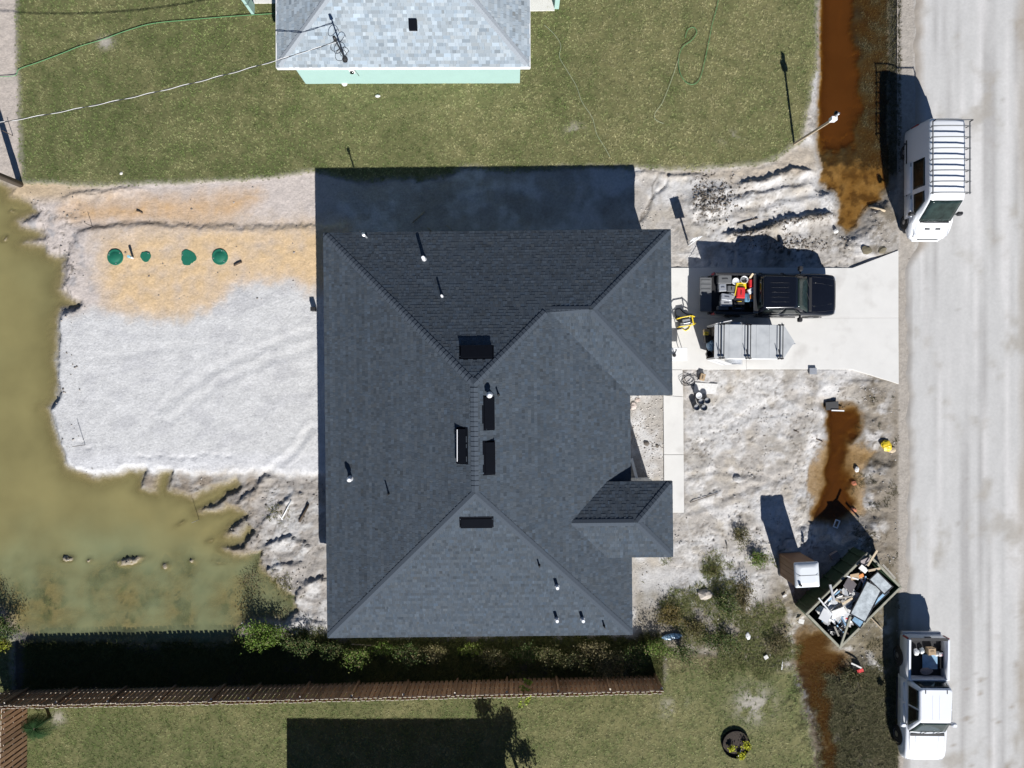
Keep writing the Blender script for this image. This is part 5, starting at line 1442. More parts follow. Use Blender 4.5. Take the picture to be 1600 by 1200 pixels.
MB().bar((2.0, -.74, 1.265), (2.0, .74, 1.265), .10, .05).build('cowl', M['black_plastic'], vt, bevel=.015)
for yy in (-.45, .15):
    MB().bar((1.98, yy, 1.30), (1.80, yy + .5, 1.53), .02, .016).build('wiper', M['black_plastic'], vt)
for y in (-.27, .27):
    MB().box((2.31, y, 1.125), (.09, .26, .03)).build('hood_vent', M['black_plastic'], vt, bevel=.01)
vn_top = lambda z: 1.03 - (z - 1.15) * (1.03 - .89) / (2.26 - 1.15)
for s in (-1, 1):
    MB().loft([rrect(2.36, 2.66, .14, .05, .80, .04), rrect(2.24, 2.56, .14, .06, .99, .04)], M=Matrix.Translation((0, s * .80, 0))).build('headlight', M['lamp_clear'], vt)
    MB().box((-2.655, s * .95, 1.25), (.06, .10, .6)).build('tail_light', M['lamp_red'], vt, bevel=.02)
    def q4(x0, x1, x2, x3, z0, z1):
        q = [(x0, s * vn_top(z0), z0), (x1, s * vn_top(z0), z0), (x2, s * vn_top(z1), z1), (x3, s * vn_top(z1), z1)]
        return [q[1], q[0], q[3], q[2]] if s > 0 else q
    panel('side_window', q4(.66, 1.66, 1.18, .66, 1.25, 1.98), M['glass'], vt, .02, .03)
    if s < 0:
        panel('cargo_window', q4(-.93, .42, .42, -.93, 1.22, 2.02), M['glass'], vt, .02, .03)
    for x0, x1 in ((.60, 1.72), (-1.0, .54)):
        d = panel('door', q4(x0, x1, x1, x0, .55, 1.12), M['van_paint'], vt, .006, .01, 2)
        MB().box((x0 + .14, s * 1.05, 1.05), (.18, .03, .05)).build('handle', M['black_plastic'], d, bevel=.008)
    MB().bar((-2.2, s * 1.035, .62), (1.4, s * 1.035, .62), .02, .09).build('side_moulding', M['black_plastic'], vt)
    mirror(1.62, s * 1.22, 1.38, s, vt, M['black_plastic'])
    for x in (1.80, -1.70):
        wheel(x, s * .905, .35, .24, vt, s)
rk = MB()
for s in (-1, 1):
    rk.bar((-2.42, s * .90, 2.62), (1.0, s * .90, 2.62), .045, .045)
rack = rk.build('roof_rack', M['grey_plastic'], vt)
for k in range(7):
    x = .92 - k * .52
    c = MB().tube([(x, -.96, 2.60), (x, -.5, 2.655), (x, 0, 2.665), (x, .5, 2.655), (x, .96, 2.60)], .028, 8).build('cross_bar', M['grey_plastic'], rack)
    for s in (-1, 1):
        MB().bar((x, s * .86, 2.36), (x, s * .90, 2.62), .03, .03).build('upright', M['black_metal'], rack)
for s in (-1, 1):
    MB().bar((-2.40, s * .90, 2.60), (-2.40, s * .90, 2.85), .04, .04).build('upright', M['black_metal'], rack)
MB().bar((-2.43, -.90, 2.78), (-2.43, .90, 2.78), .04, .04).build('rear_roller', M['grey_plastic'], rack)

# ---------------------------------------------------------------- enclosed trailer
tr = thing('trailer', 'low enclosed utility trailer with aluminium roof and open rear on the driveway', 'trailer', ground_pt(1150.5, 537.5) + Vector((0, 0, .05)), math.radians(-0.6))
L2, W2, zf, zr_ = 1.58, .765, .45, 1.95
roofpoly = [(-L2, -W2), (L2 - .05, -W2), (L2 + .45, 0), (L2 - .05, W2), (-L2, W2)]
MB().prism(roofpoly, zf - .06, zf).build('floor', M['wood_dark'], tr)
rfp = MB().prism([(x * 1.012, y * 1.02) for x, y in roofpoly], zr_ - .02, zr_ + .015).build('roof', M['alu'], tr, bevel=.012)
for x in (-.95, -.35, .3, .9):
    MB().box((x, 0, zr_ + .019), (.03, 1.5, .012)).build('seam', M['alu'], rfp)
for a_, b_ in ((0, 1), (1, 2), (2, 3), (3, 4)):
    pa, pb = roofpoly[a_], roofpoly[b_]
    MB().bar((pa[0] * .985, pa[1] * .985, (zf + zr_) / 2), (pb[0] * .985, pb[1] * .985, (zf + zr_) / 2), .04, zr_ - zf - .04).build('wall', M['alu_panel'], tr)
MB().bar((-L2 - .01, -W2, zr_ - .05), (-L2 - .01, W2, zr_ - .05), .05, .10).build('header', M['white_metal'], tr)
for x in (-1.32, -.10, 1.38):
    for dx in (-.075, .075):
        b_ = MB().tube([(x + dx, -W2 - .03, zr_ - .02), (x + dx, -W2 - .03, zr_ + .13), (x + dx, -W2 + .05, zr_ + .17), (x + dx, W2 - .05, zr_ + .17), (x + dx, W2 + .03, zr_ + .13), (x + dx, W2 + .03, zr_ - .02)], .022, 6).build('ladder_bar', M['black_metal'], tr)
    for s in (-1, 1):
        MB().box((x, s * (W2 + .005), zr_ + .12), (.28, .06, .05)).build('bar_foot', M['black_metal'], tr, bevel=.01)
    MB().bar((x - .075, -W2 + .1, zr_ + .19), (x - .15, -W2 + .42, zr_ + .22), .03, .03).build('ladder_clamp', M['black_metal'], tr)
for s in (-1, 1):
    wheel(-.25, s * (W2 + .13), .33, .2, tr, s)
    MB().loft([[(-.25 + .42 * math.cos(a), s * (W2 + .01), .33 + .40 * math.sin(a)), (-.25 + .42 * math.cos(a), s * (W2 + .25), .33 + .40 * math.sin(a))] for a in np.linspace(.1, math.pi - .1, 12)], closed=False, cap0=False, cap1=False).build('fender', M['galv'], tr)
for s in (-1, 1):
    MB().bar((L2 + .2, s * .3, .38), (L2 + 1.0, 0, .42), .07, .07).build('tongue', M['black_metal'], tr)
MB().cyl((L2 + .95, 0, .05), (L2 + .95, 0, .8), .03, n=10).build('jack', M['galv'], tr)
# rear doors swung open along both sides
d1 = MB().bar((-L2, -W2 - .04, (zf + zr_) / 2), (-L2 + .76, -W2 - .28, (zf + zr_) / 2), .035, zr_ - zf).build('rear_door', M['alu_panel'], tr)
MB().bar((-L2 + .1, -W2 - .10, 1.2), (-L2 + .7, -W2 - .31, 1.2), .02, .05).build('lock_bar', M['galv'], d1)
MB().bar((-L2, W2 + .04, (zf + zr_) / 2), (-L2 + .74, W2 + .2, (zf + zr_) / 2), .035, zr_ - zf).build('rear_door', M['alu_panel'], tr)
# shelving seen through the open rear
for z in (.55, 1.0, 1.45):
    MB().box((-L2 + .55, .52, z), (.9, .4, .03)).build('shelf', M['wood_pale'], tr)
# ================================================================== THINGS ON AND AROUND THE LOT
def to_world(t, p):
    return t.matrix_local @ Vector(p) if False else (Matrix.Translation(t.location) @ Matrix.Rotation(t.rotation_euler.z, 4, 'Z')) @ Vector(p)

def toolbox(name, label, cat, px, py, z, w, l, h, m, rz=0.0, lid=None, latch=None, tilt=(0, 0), group=None):
    """box with its own lid and carry handle; (px,py) is where its top is seen"""
    p = G(px, py, z + h)
    t = thing(name, label, cat, (p.x, p.y, z), rz, group)
    t.rotation_euler = (tilt[0], tilt[1], rz)
    MB().loft([rrect(-l / 2 * .92, l / 2 * .92, w / 2 * .92, w / 2 * .92, 0, .02, 3), rrect(-l / 2, l / 2, w / 2, w / 2, h * .72, .02, 3)], smooth=False).build('case', M[m], t)
    lo = MB().loft([rrect(-l / 2 * 1.03, l / 2 * 1.03, w / 2 * 1.04, w / 2 * 1.04, h * .72, .025, 3), rrect(-l / 2 * 1.03, l / 2 * 1.03, w / 2 * 1.04, w / 2 * 1.04, h * .9, .025, 3), rrect(-l / 2 * .9, l / 2 * .9, w / 2 * .86, w / 2 * .86, h, .02, 3)], smooth=False).build('lid', M[lid or m], t)
    MB().tube([(-l * .22, 0, h * .97), (-l * .2, 0, h + .035), (l * .2, 0, h + .035), (l * .22, 0, h * .97)], .012, 5).build('handle', M[latch or 'black_plastic'], lo)
    for s in (-1, 1):
        MB().box((s * l * .28, -w * .53, h * .7), (.05, .02, .06)).build('latch', M[latch or 'black_plastic'], t)
    return t

def bucket(label, px, py, z, r, h, m, lid=None, group=None, name='bucket', cat='bucket', content=None):
    p = G(px, py, z + h)
    t = thing(name, label, cat, (p.x, p.y, z), random.uniform(0, 6), group)
    MB().lathe([(.002, .012), (r * .82, .012), (r * .84, 0), (r * .97, h * .86), (r * 1.05, h * .87), (r * 1.05, h * .9), (r, h * .9), (r * 1.02, h), (r * .95, h), (r * .80, .03), (.002, .03)], 24).build('shell', M[m], t)
    MB().lathe([(r * .94, h - .004), (r * 1.05, h - .004), (r * 1.06, h + .012), (r * .95, h + .012), (r * .94, h - .004)], 24).build('rim', M['grey_plastic' if m != 'white_plastic' else 'white_plastic'], t)
    if lid:
        MB().lathe([(r * 1.04, h * .97), (r * 1.05, h + .016), (r * .9, h + .02), (r * .86, h + .008), (.002, h + .01)], 24).build('lid', M[lid], t)
    elif content:
        MB().lathe([(r * .9, h * .72), (.002, h * .74)], 20).build('content', M[content], t)
    MB().tube([(r * math.cos(a) * 1.06, r * .25 + r * .5 * math.sin(a), h * .8 - .1 * math.sin(a)) for a in np.linspace(0, math.pi, 10)], .005, 4).build('handle', M['galv'], t)
    return t

# ---- load of the black pickup (floor at z 0.82)
zb_ = .82
toolbox('storage_crate', 'dark grey ribbed crate at the tailgate corner of the black pickup bed, north side', 'crate', 1133, 436, zb_, .42, .62, .42, 'grey_plastic')
toolbox('storage_crate', 'light grey crate beside the dark ribbed crate in the black pickup bed', 'crate', 1129.5, 449, zb_, .36, .34, .40, 'galv', 0.05)
toolbox('tool_case', 'dark grey upright case in the middle of the black pickup bed', 'tool case', 1143, 451, zb_, .38, .28, .44, 'grey_plastic', 1.5)
toolbox('storage_crate', 'pale grey crate at the tailgate south corner of the black pickup bed', 'crate', 1135.5, 473.5, zb_, .30, .55, .40, 'lead')
toolbox('tool_case', 'silver tool case between two grey crates in the black pickup bed', 'tool case', 1136, 464, zb_, .30, .50, .44, 'galv', -.1)
toolbox('tool_case', 'black tool case with small yellow badge in the black pickup bed', 'tool case', 1155, 471, zb_, .40, .52, .40, 'black_plastic', 0, latch='yellow')
toolbox('toolbox', 'red toolbox lying across the middle of the black pickup bed', 'toolbox', 1158, 457, zb_ + .08, .38, .50, .42, 'red', 1.52, latch='black_plastic')
toolbox('toolbox', 'red toolbox near the cab in the black pickup bed', 'toolbox', 1179.5, 442, zb_ + .06, .36, .48, .42, 'red', .06)
toolbox('tool_case', 'yellow case under the red toolbox in the black pickup bed', 'tool case', 1158, 446, zb_, .30, .50, .42, 'yellow', .04)
toolbox('tool_case', 'white folded case beside the cab end red toolbox in the black pickup bed', 'tool case', 1176, 453, zb_ + .05, .24, .40, .40, 'white_plastic', .5)
bucket('white lidded bucket near the tailgate end of the black pickup bed', 1149.5, 439.5, zb_, .16, .40, 'white_plastic', 'white_plastic')
bucket('open white bucket nearer the cab of the black pickup bed', 1163, 437, zb_, .17, .42, 'white_plastic', None, content='grey_plastic')
toolbox('tool_case', 'flat black case along the south rail at the tailgate end of the black pickup bed', 'tool case', 1130, 481, zb_, .20, .5, .34, 'grey_plastic', 0)
toolbox('tool_case', 'dark flat case along the south rail in the middle of the black pickup bed', 'tool case', 1154, 482, zb_, .18, .6, .30, 'black_plastic', 0, latch='galv')
toolbox('storage_crate', 'grey crate wedged between the yellow case and the tailgate crates in the black pickup bed', 'crate', 1144, 462, zb_, .3, .26, .38, 'lead', .1)
p = G(1172, 464, 1.2)
tg = thing('tool_bag', 'blue tool bag holding an orange cloth in the black pickup bed', 'bag', (p.x, p.y, zb_), .05)
MB().loft([rrect(-.24, .24, .2, .2, 0, .07), rrect(-.28, .28, .23, .23, .2, .1), rrect(-.27, .27, .22, .22, .34, .1), rrect(-.24, .24, .19, .19, .38, .09)]).build('bag', M['blue'], tg, sub=1)
MB().loft([rrect(-.05, .22, .14, .14, .36, .06), rrect(-.02, .20, .11, .11, .44, .06)]).build('cloth', M['orange'], tg, sub=1)
MB().tube([(-.1, -.2, .34), (-.1, -.1, .48), (-.1, .1, .48), (-.1, .2, .34)], .014, 5).build('strap', M['black_plastic'], tg)
p = G(1173, 432, 1.3)
w = thing('plank', 'pale offcut leaning on the north rail of the black pickup bed', 'plank', (p.x, p.y, 0))
MB().bar((-.1, -.28, .95), (.06, .12, 1.46), .09, .03).build('board', M['wood_pale'], w)
tag(MB().bar(G(1148, 462, 1.3), G(1151.5, 445, 1.3), .04, .03).build('level', M['yellow']), 'thin yellow spirit level lying across the boxes in the black pickup bed', 'spirit level')
p = G(1178, 476, 1.1); dk = thing('tool_bag', 'black tool bag beside the blue one in the black pickup bed', 'bag', (p.x, p.y, zb_), .2)
MB().loft([rrect(-.22, .22, .14, .14, 0, .05), rrect(-.25, .25, .16, .16, .2, .08), rrect(-.2, .2, .1, .1, .3, .06)]).build('bag', M['bag_black'], dk, sub=1)

# ---- load of the white pickup
zc = .80
toolbox('cardboard_box', 'brown cardboard box in the white pickup bed', 'box', 1457, 1018.5, zc, .32, .36, .30, 'cardboard', .05, latch='cardboard')
def crumple(name, label, cat, px, py, z, sx, sy, sz, m, seed, rz=0.0, group=None, n=14):
    """crumpled sheet or sack: a closed dented blob"""
    r = np.random.default_rng(seed)
    p = G(px, py, z + sz * .6)
    vs = []; fs = []
    for i in range(n // 2 + 1):
        ph = math.pi * i / (n // 2)
        for j in range(n):
            th_ = 2 * math.pi * j / n
            k = 1 + .32 * (r.random() - .5) * (1 if 0 < i < n // 2 else 0)
            vs.append((sx / 2 * math.sin(ph) * math.cos(th_) * k, sy / 2 * math.sin(ph) * math.sin(th_) * k, sz / 2 + sz / 2 * math.cos(ph) * (1 + .25 * (r.random() - .5))))
    for i in range(n // 2):
        for j in range(n):
            fs.append((i * n + j, i * n + (j + 1) % n, (i + 1) * n + (j + 1) % n, (i + 1) * n + j))
    o = MB().add(vs, fs).build(name, M[m])
    o.location = (p.x, p.y, z); o.rotation_euler = (0, 0, rz)
    return tag(o, label, cat, group)
crumple('plastic_bag', 'white plastic bag at the tailgate corner of the white pickup bed', 'bag', 1432, 1019, zc, .26, .32, .24, 'white_plastic', 1)
crumple('plastic_bag', 'clear crumpled bag next to the cardboard box in the white pickup bed', 'bag', 1441, 1017, zc, .24, .30, .2, 'plastic_film', 2)
crumple('paper_sack', 'white torn paper sack beside the cardboard box in the white pickup bed', 'sack', 1466, 1022, zc, .40, .22, .2, 'plaster', 3, .2)
crumple('cloth', 'dark patterned cloth heaped in the white pickup bed by the cab', 'cloth', 1448, 1049, zc, .6, .34, .16, 'purple_grey', 4)
p = G(1453, 1034, .85); sht = MB().box((0, 0, 0), (.72, .72, .02)).build('board', M['film_blue']); sht.location = p; sht.rotation_euler = (.03, .02, .02)
tag(sht, 'blue grey board lying flat in the white pickup bed', 'board')
toolbox('tool_case', 'small white case with red mark in the white pickup bed', 'tool case', 1471, 1023, zc, .17, .2, .25, 'white_plastic', .1, latch='red')

# ---- things inside the trailer's open rear
tz = .52
toolbox('tool_case', 'dark tool case on the trailer floor at its open rear', 'tool case', 1107, 529, tz, .35, .3, .35, 'black_plastic', .1)
toolbox('toolbox', 'brown wooden box at the north side of the trailer rear', 'toolbox', 1105, 519, tz, .3, .28, .3, 'wood_pale', 0)
crumple('tarpaulin', 'grey blue crumpled tarpaulin hanging from the trailer rear', 'tarpaulin', 1111, 541, tz, .4, .55, .5, 'film_blue', 9)
toolbox('toolbox', 'yellow topped box inside the open trailer rear', 'toolbox', 1104, 521, tz + .3, .16, .2, .2, 'yellow', 0)
bucket('dark bucket by the trailer rear opening', 1109, 553, tz, .14, .34, 'black_plastic')

# ---- dumpster
dz0 = 0.0
dc = Vector(((1311.5 - 800) / 32, (600 - 924) / 32, -0.05))
dm = thing('dumpster', 'dark green roll-off dumpster heaped with building debris', 'dumpster', dc, math.radians(44.7))
DL, DW, DH = 4.0, 2.2, 1.50
for s in (-1, 1):
    sidew = MB().box((0, s * (DW / 2 - .03), DH / 2 + .06), (DL, .06, DH - .08)).build('side_wall', M['dump_green'], dm)
    for k in range(7):
        MB().box((-DL / 2 + .28 + k * .575, s * (DW / 2 + .035), DH / 2 + .02), (.09, .07, DH - .16)).build('rib', M['dump_green'], sidew, bevel=.01)
    MB().box((0, s * (DW / 2), DH), (DL + .1, .11, .09)).build('top_rail', M['dump_rim'], dm, bevel=.015)
for s in (-1, 1):
    MB().box((s * (DL / 2 - .03), 0, DH / 2 + .06), (.06, DW - .13, DH - .08)).build('end_wall', M['dump_green'], dm)
    MB().box((s * (DL / 2), 0, DH + .002), (.11, DW - .12, .085)).build('top_rail', M['dump_rim'], dm, bevel=.015)
MB().box((0, 0, .12), (DL - .12, DW - .12, .06)).build('floor', M['dump_in'], dm)
for s in (-1, 1):
    MB().cyl((DL / 2 - .3, s * .9, .1), (DL / 2 - .3, s * .7, .1), .1).build('roller', M['black_metal'], dm)
    MB().cyl((-DL / 2 + .3, s * .9, .1), (-DL / 2 + .3, s * .7, .1), .1).build('roller', M['black_metal'], dm)
# brace across one corner
MB().bar((-DL / 2 + .05, -DW / 2 + .05, DH + .08), (-DL / 2 + 1.35, -DW / 2 + .72, DH + .10), .09, .07).build('brace', M['dump_rim'], dm)
# debris, each piece on its own
def dpt(px, py, z): return G(px, py, z)
heapm = MB()
r = np.random.default_rng(77)
# heap of rubbish that carries the loose pieces: one lumpy mass
n1, n2 = 34, 20
hv = []
for j in range(n2):
    for i in range(n1):
        u = -DL / 2 + .12 + (DL - .24) * i / (n1 - 1); v_ = -DW / 2 + .12 + (DW - .24) * j / (n2 - 1)
        e = min(1.0, 3.2 * min(i, n1 - 1 - i) / n1) * min(1.0, 3.0 * min(j, n2 - 1 - j) / n2)
        hv.append((u, v_, .72 + .52 * e + .26 * (r.random() - .5)))
hf = [(j * n1 + i, j * n1 + i + 1, (j + 1) * n1 + i + 1, (j + 1) * n1 + i) for j in range(n2 - 1) for i in range(n1 - 1)]
hm = MB().add(hv, hf).build('rubbish_heap', M['bag_black']); hm.location = dc; hm.rotation_euler = (0, 0, math.radians(44.7))
tag(hm, 'dark mass of mixed rubbish filling the dumpster', 'rubbish', kind='stuff')
def scrap(name, label, cat, px, py, z, sx, sy, sz, m, rz, tilt=(0, 0), group=None):
    o = MB().box((0, 0, 0), (sx, sy, sz)).build(name, M[m])
    p = G(px, py, z); o.location = p; o.rotation_euler = (tilt[0], tilt[1], math.radians(rz))
    return tag(o, label, cat, group)
# wrapped window units leaning across the load
def framed_pane(label, px, py, z, sx, sy, rz, tilt, m='plastic_film'):
    t = thing('window_unit', label, 'window', G(px, py, z)); t.rotation_euler = (tilt[0], tilt[1], math.radians(rz))
    MB().box((0, 0, 0), (sx - .06, sy - .06, .02)).build('pane', M[m], t)
    for s in (-1, 1):
        MB().box((s * (sx / 2 - .02), 0, 0), (.045, sy, .05)).build('frame', M['black_metal'], t); MB().box((0, s * (sy / 2 - .02), 0), (sx - .09, .045, .05)).build('frame', M['black_metal'], t)
    return t
framed_pane('large window unit wrapped in clear film lying across the dumpster', 1353, 940, 1.66, 1.75, .86, 61, (.05, .06))
framed_pane('smaller film wrapped window unit at the upper end of the dumpster', 1376.5, 911, 1.72, .56, 1.0, 45, (-.05, -.06))
framed_pane('narrow blue tinted window unit hanging at the lower right edge of the dumpster', 1341, 969, 1.50, .5, .62, 50, (.1, .16), 'film_blue')
framed_pane('slim window unit along the right side of the dumpster', 1373, 936, 1.5, 1.2, .26, 44, (.3, 0), 'film_blue')
scrap('board', 'grey brown board standing against the left side of the dumpster', 'board', 1328, 914, 1.62, .62, .5, .03, 'purple_grey', 40, (-.1, .55))
scrap('board', 'thin dark edged board across the dumpster beside the wrapped windows', 'board', 1317, 934, 1.58, .95, .06, .03, 'wood_grey', 8, (0, .05))
scrap('plank', 'pale plank sticking out over the dumpster end wall', 'plank', 1363, 872, 1.66, .85, .09, .04, 'wood_pale', 62, (0, -.12))
scrap('board', 'small white board near the upper end of the dumpster', 'board', 1349, 889, 1.6, .42, .24, .03, 'plaster', -38, (.1, .1))
scrap('polystyrene_strip', 'upright white strip standing at the left rim of the dumpster', 'strip', 1300, 926, 1.72, .72, .10, .08, 'white_plastic', 98, (0, .3))
scrap('plank', 'pale plank laid diagonally over the white plaster scraps', 'plank', 1316, 944, 1.55, 1.1, .10, .03, 'wood_pale', 33, (0, -.05))
scrap('plank', 'second pale plank beside the diagonal one over the plaster scraps', 'plank', 1325, 946, 1.5, 1.0, .09, .03, 'wood_grey', 42, (0, -.02))
scrap('plank', 'white trim board along the left rim of the dumpster', 'plank', 1297, 933, 1.56, 1.0, .07, .03, 'plaster', 46, (.2, .04))
scrap('plank', 'blue edged strip beside the left rim of the dumpster', 'plank', 1304, 930, 1.5, .8, .08, .03, 'film_blue', 40, (.2, .04))
scrap('plank', 'thin timber fallen beside the right wall of the dumpster', 'plank', 1369, 974, .12, .75, .05, .03, 'wood_pale', -46)
scrap('brick', 'reddish piece near the upper left corner of the dumpster load', 'brick', 1345, 899, 1.55, .22, .16, .1, 'orange', 20, (.2, .1))
crumple('plastic_bag', 'pink red wrapper amid white scraps in the dumpster', 'wrapper', 1323, 966, 1.4, .22, .18, .12, 'red', 12)
for k in range(130):
    u, v_ = r.uniform(-1.75, .35), r.uniform(-.85, .75)
    if u < -1.2 and v_ < -.2: continue
    if u > -.3 and v_ < -.1: continue
    c_, s_ = math.cos(math.radians(44.7)), math.sin(math.radians(44.7))
    o = MB(); kk = r.integers(4, 7)
    poly = [(r.uniform(.10, .24) * math.cos(2 * math.pi * a / kk) * r.uniform(.6, 1.5), r.uniform(.10, .24) * math.sin(2 * math.pi * a / kk)) for a in range(kk)]
    o.prism(poly, -.008, .008)
    ob = o.build('plasterboard_scrap', M[['plaster', 'plaster', 'white_plastic', 'plaster', 'plaster', 'white_plastic'][int(r.integers(0, 6))]])
    ob.location = (dc.x + u * c_ - v_ * s_, dc.y + u * s_ + v_ * c_, 1.28 + r.uniform(0, .24)); ob.rotation_euler = (r.uniform(-.5, .5), r.uniform(-.5, .5), r.uniform(0, 6))
    tag(ob, 'white broken plasterboard scrap in the lower half of the dumpster', 'scrap', 'plasterboard scraps in the dumpster')
for k in range(46):
    u, v_ = r.uniform(-1.7, 1.75), r.uniform(-.85, .85); a_ = r.uniform(0, 3.14)
    ob = MB().box((0, 0, 0), (r.uniform(.25, .8), r.uniform(.03, .08), .025)).build('timber_offcut', M[['wood_pale', 'wood_grey', 'wood_dark', 'pvc', 'film_blue'][int(r.integers(0, 5))]])
    ob.location = (dc.x + u * c_ - v_ * s_, dc.y + u * s_ + v_ * c_, 1.32 + r.uniform(0, .2)); ob.rotation_euler = (r.uniform(-.3, .3), r.uniform(-.3, .3), a_)
    tag(ob, 'thin offcut strip jumbled among the debris in the dumpster', 'offcut', 'offcut strips in the dumpster')
for k, (bx_, by_) in enumerate(((1309, 982), (1300, 985), (1318, 990))):
    crumple('rubbish_bag', ['shiny black rubbish bag in the bottom corner of the dumpster', 'black rubbish bag against the lower left wall of the dumpster', 'black rubbish bag under the corner brace of the dumpster'][k], 'bag', bx_, by_, 1.0, .6, .5, .4, 'bag_black', 20 + k)

extra = [('pipe', 'white plastic pipe poking over the left wall of the dumpster', 'pipe', 1290, 948, 1.62, 1.0, .06, .06, 'pvc', 128, (0, .1)),
 ('board', 'dark board leaning near the upper end wall of the dumpster', 'board', 1352, 878, 1.5, .5, .4, .03, 'purple_grey', 20, (.4, .2)),
 ('board', 'bright white sheet lying on the scraps at the middle of the dumpster', 'board', 1311, 957, 1.62, .6, .38, .02, 'plaster', 25, (.1, -.15)),
 ('board', 'torn white sheet in the lower left part of the dumpster', 'board', 1290, 962, 1.58, .55, .45, .02, 'white_plastic', 60, (-.15, .1)),
 ('plank', 'dark plank propped over the upper rim of the dumpster', 'plank', 1389, 893, 1.7, .9, .08, .04, 'wood_grey', -47, (0, .05)),
 ('plank', 'short pale plank behind the smaller wrapped window in the dumpster', 'plank', 1366, 890, 1.66, .6, .10, .03, 'wood_pale', 10, (0, .1)),
 ('carton', 'flattened brown carton near the reddish piece in the dumpster', 'carton', 1336, 901, 1.55, .4, .3, .02, 'cardboard', 15, (.2, -.2)),
 ('board', 'pale grey board on the ground between toilet and dumpster', 'board', 1297, 905, .1, .55, .35, .03, 'purple_grey', -15, (0, 0)),
 ('carton', 'grey carton on the shaded ground above the dumpster', 'carton', 1304, 868, .15, .4, .3, .2, 'purple_grey', 30, (0, 0))]
for e in extra: scrap(*e)
w_ = thing('picture_frame', 'small white frame lying in the dumpster shadow', 'frame', on(1306, 818, .08)); w_.rotation_euler = (0, 0, 1.2)
for s_ in (-1, 1):
    MB().box((s_ * .18, 0, 0), (.06, .24, .04)).build('side', M['white_plastic'], w_); MB().box((0, s_ * .10, .001), (.3, .05, .04)).build('side', M['white_plastic'], w_)

# ---- portable toilet
pt_ = thing('portable_toilet', 'brown portable toilet with white roof left of the dumpster', 'portable toilet', ((1233 - 800) / 32, (600 - 880) / 32, gz((1233 - 800) / 32, (600 - 880) / 32) - .02), math.radians(3))
MB().box((0, 0, .08), (1.10, 1.14, .16)).build('base', M['grey_plastic'], pt_, bevel=.02)
MB().box((0, 0, 1.10), (1.04, 1.08, 1.96)).build('cabin', M['toilet_brown'], pt_, bevel=.03)
for s in (-1, 1):
    for k in range(4):
        MB().box((s * .525, -.39 + k * .26, 1.1), (.02, .05, 1.8)).build('wall_rib', M['toilet_brown'], pt_, bevel=.008)
MB().loft([rrect(-.56, .56, .58, .58, 2.06, .06), rrect(-.56, .56, .58, .58, 2.12, .06), rrect(-.50, .50, .52, .52, 2.2, .1), rrect(-.34, .34, .36, .36, 2.26, .12)]).build('roof', M['toilet_white'], pt_)
MB().box((0, 0, 2.262), (1.0, .02, .012)).build('roof_seam', M['grey_plastic'], pt_)
MB().cyl((-.38, -.42, 2.1), (-.38, -.42, 2.36), .055, n=12).build('vent_pipe', M['black_plastic'], pt_)
dd = MB().box((0, -.55, 1.12), (.72, .03, 1.78)).build('door', M['toilet_brown'], pt_, bevel=.01)
MB().box((.28, -.575, 1.1), (.06, .03, .16)).build('handle', M['black_plastic'], dd)

# ---- septic lids
for (px, py, rr, full, lab) in ((180.5, 402, .385, True, 'leftmost round green septic lid on the sand, beside the white pipe'), (228, 401, .25, False, 'smallest green septic lid, half buried in sand'), (294.5, 402.5, .37, False, 'ragged green septic lid partly buried, left of the rightmost lid'), (344, 401.5, .385, True, 'rightmost round green septic lid on the yellow sand')):
    q = on(px, py)
    t = thing('septic_lid', lab, 'septic lid', q + Vector((0, 0, .004)), random.uniform(0, 6), 'green septic lids')
    if full:
        prof = [(.002, .05), (rr * .6, .052), (rr * .62, .045), (rr * .9, .045), (rr * .96, .05), (rr, .04), (rr * 1.01, -.05)]
        MB().lathe(prof, 36).build('lid', M['lid_green'], t)
    else:
        vs = [(0, 0, .03)]; k = 26
        for i in range(k):
            a_ = 2 * math.pi * i / k; e = rr * (1 + .10 * math.sin(3 * a_ + rr * 9) + random.uniform(-.09, .05))
            vs.append((e * math.cos(a_), e * math.sin(a_), .028))
        vs2 = [(x * 1.0, y * 1.0, -.05) for x, y, z in vs[1:]]
        mb = MB(); mb.add(vs + vs2, [(0, 1 + i, 1 + (i + 1) % k) for i in range(k)] + [(1 + i, 1 + k + i, 1 + k + (i + 1) % k, 1 + (i + 1) % k) for i in range(k)])
        mb.build('lid', M['lid_green'], t)
    for a_ in range(3 if full else 1):
        MB().cyl((rr * .8 * math.cos(a_ * 2.1), rr * .8 * math.sin(a_ * 2.1), .04), (rr * .8 * math.cos(a_ * 2.1), rr * .8 * math.sin(a_ * 2.1), .066), .022, n=8).build('bolt', M['galv'], t)
q = on(208, 403)
t = thing('standpipe', 'short white and blue standpipe between two green lids', 'pipe', q)
MB().cyl((0, 0, -.1), (0, 0, .40), .055, n=14).build('pipe', M['pvc'], t); MB().cyl((0, 0, .30), (0, 0, .44), .066, n=14).build('cap', M['light_blue'], t)

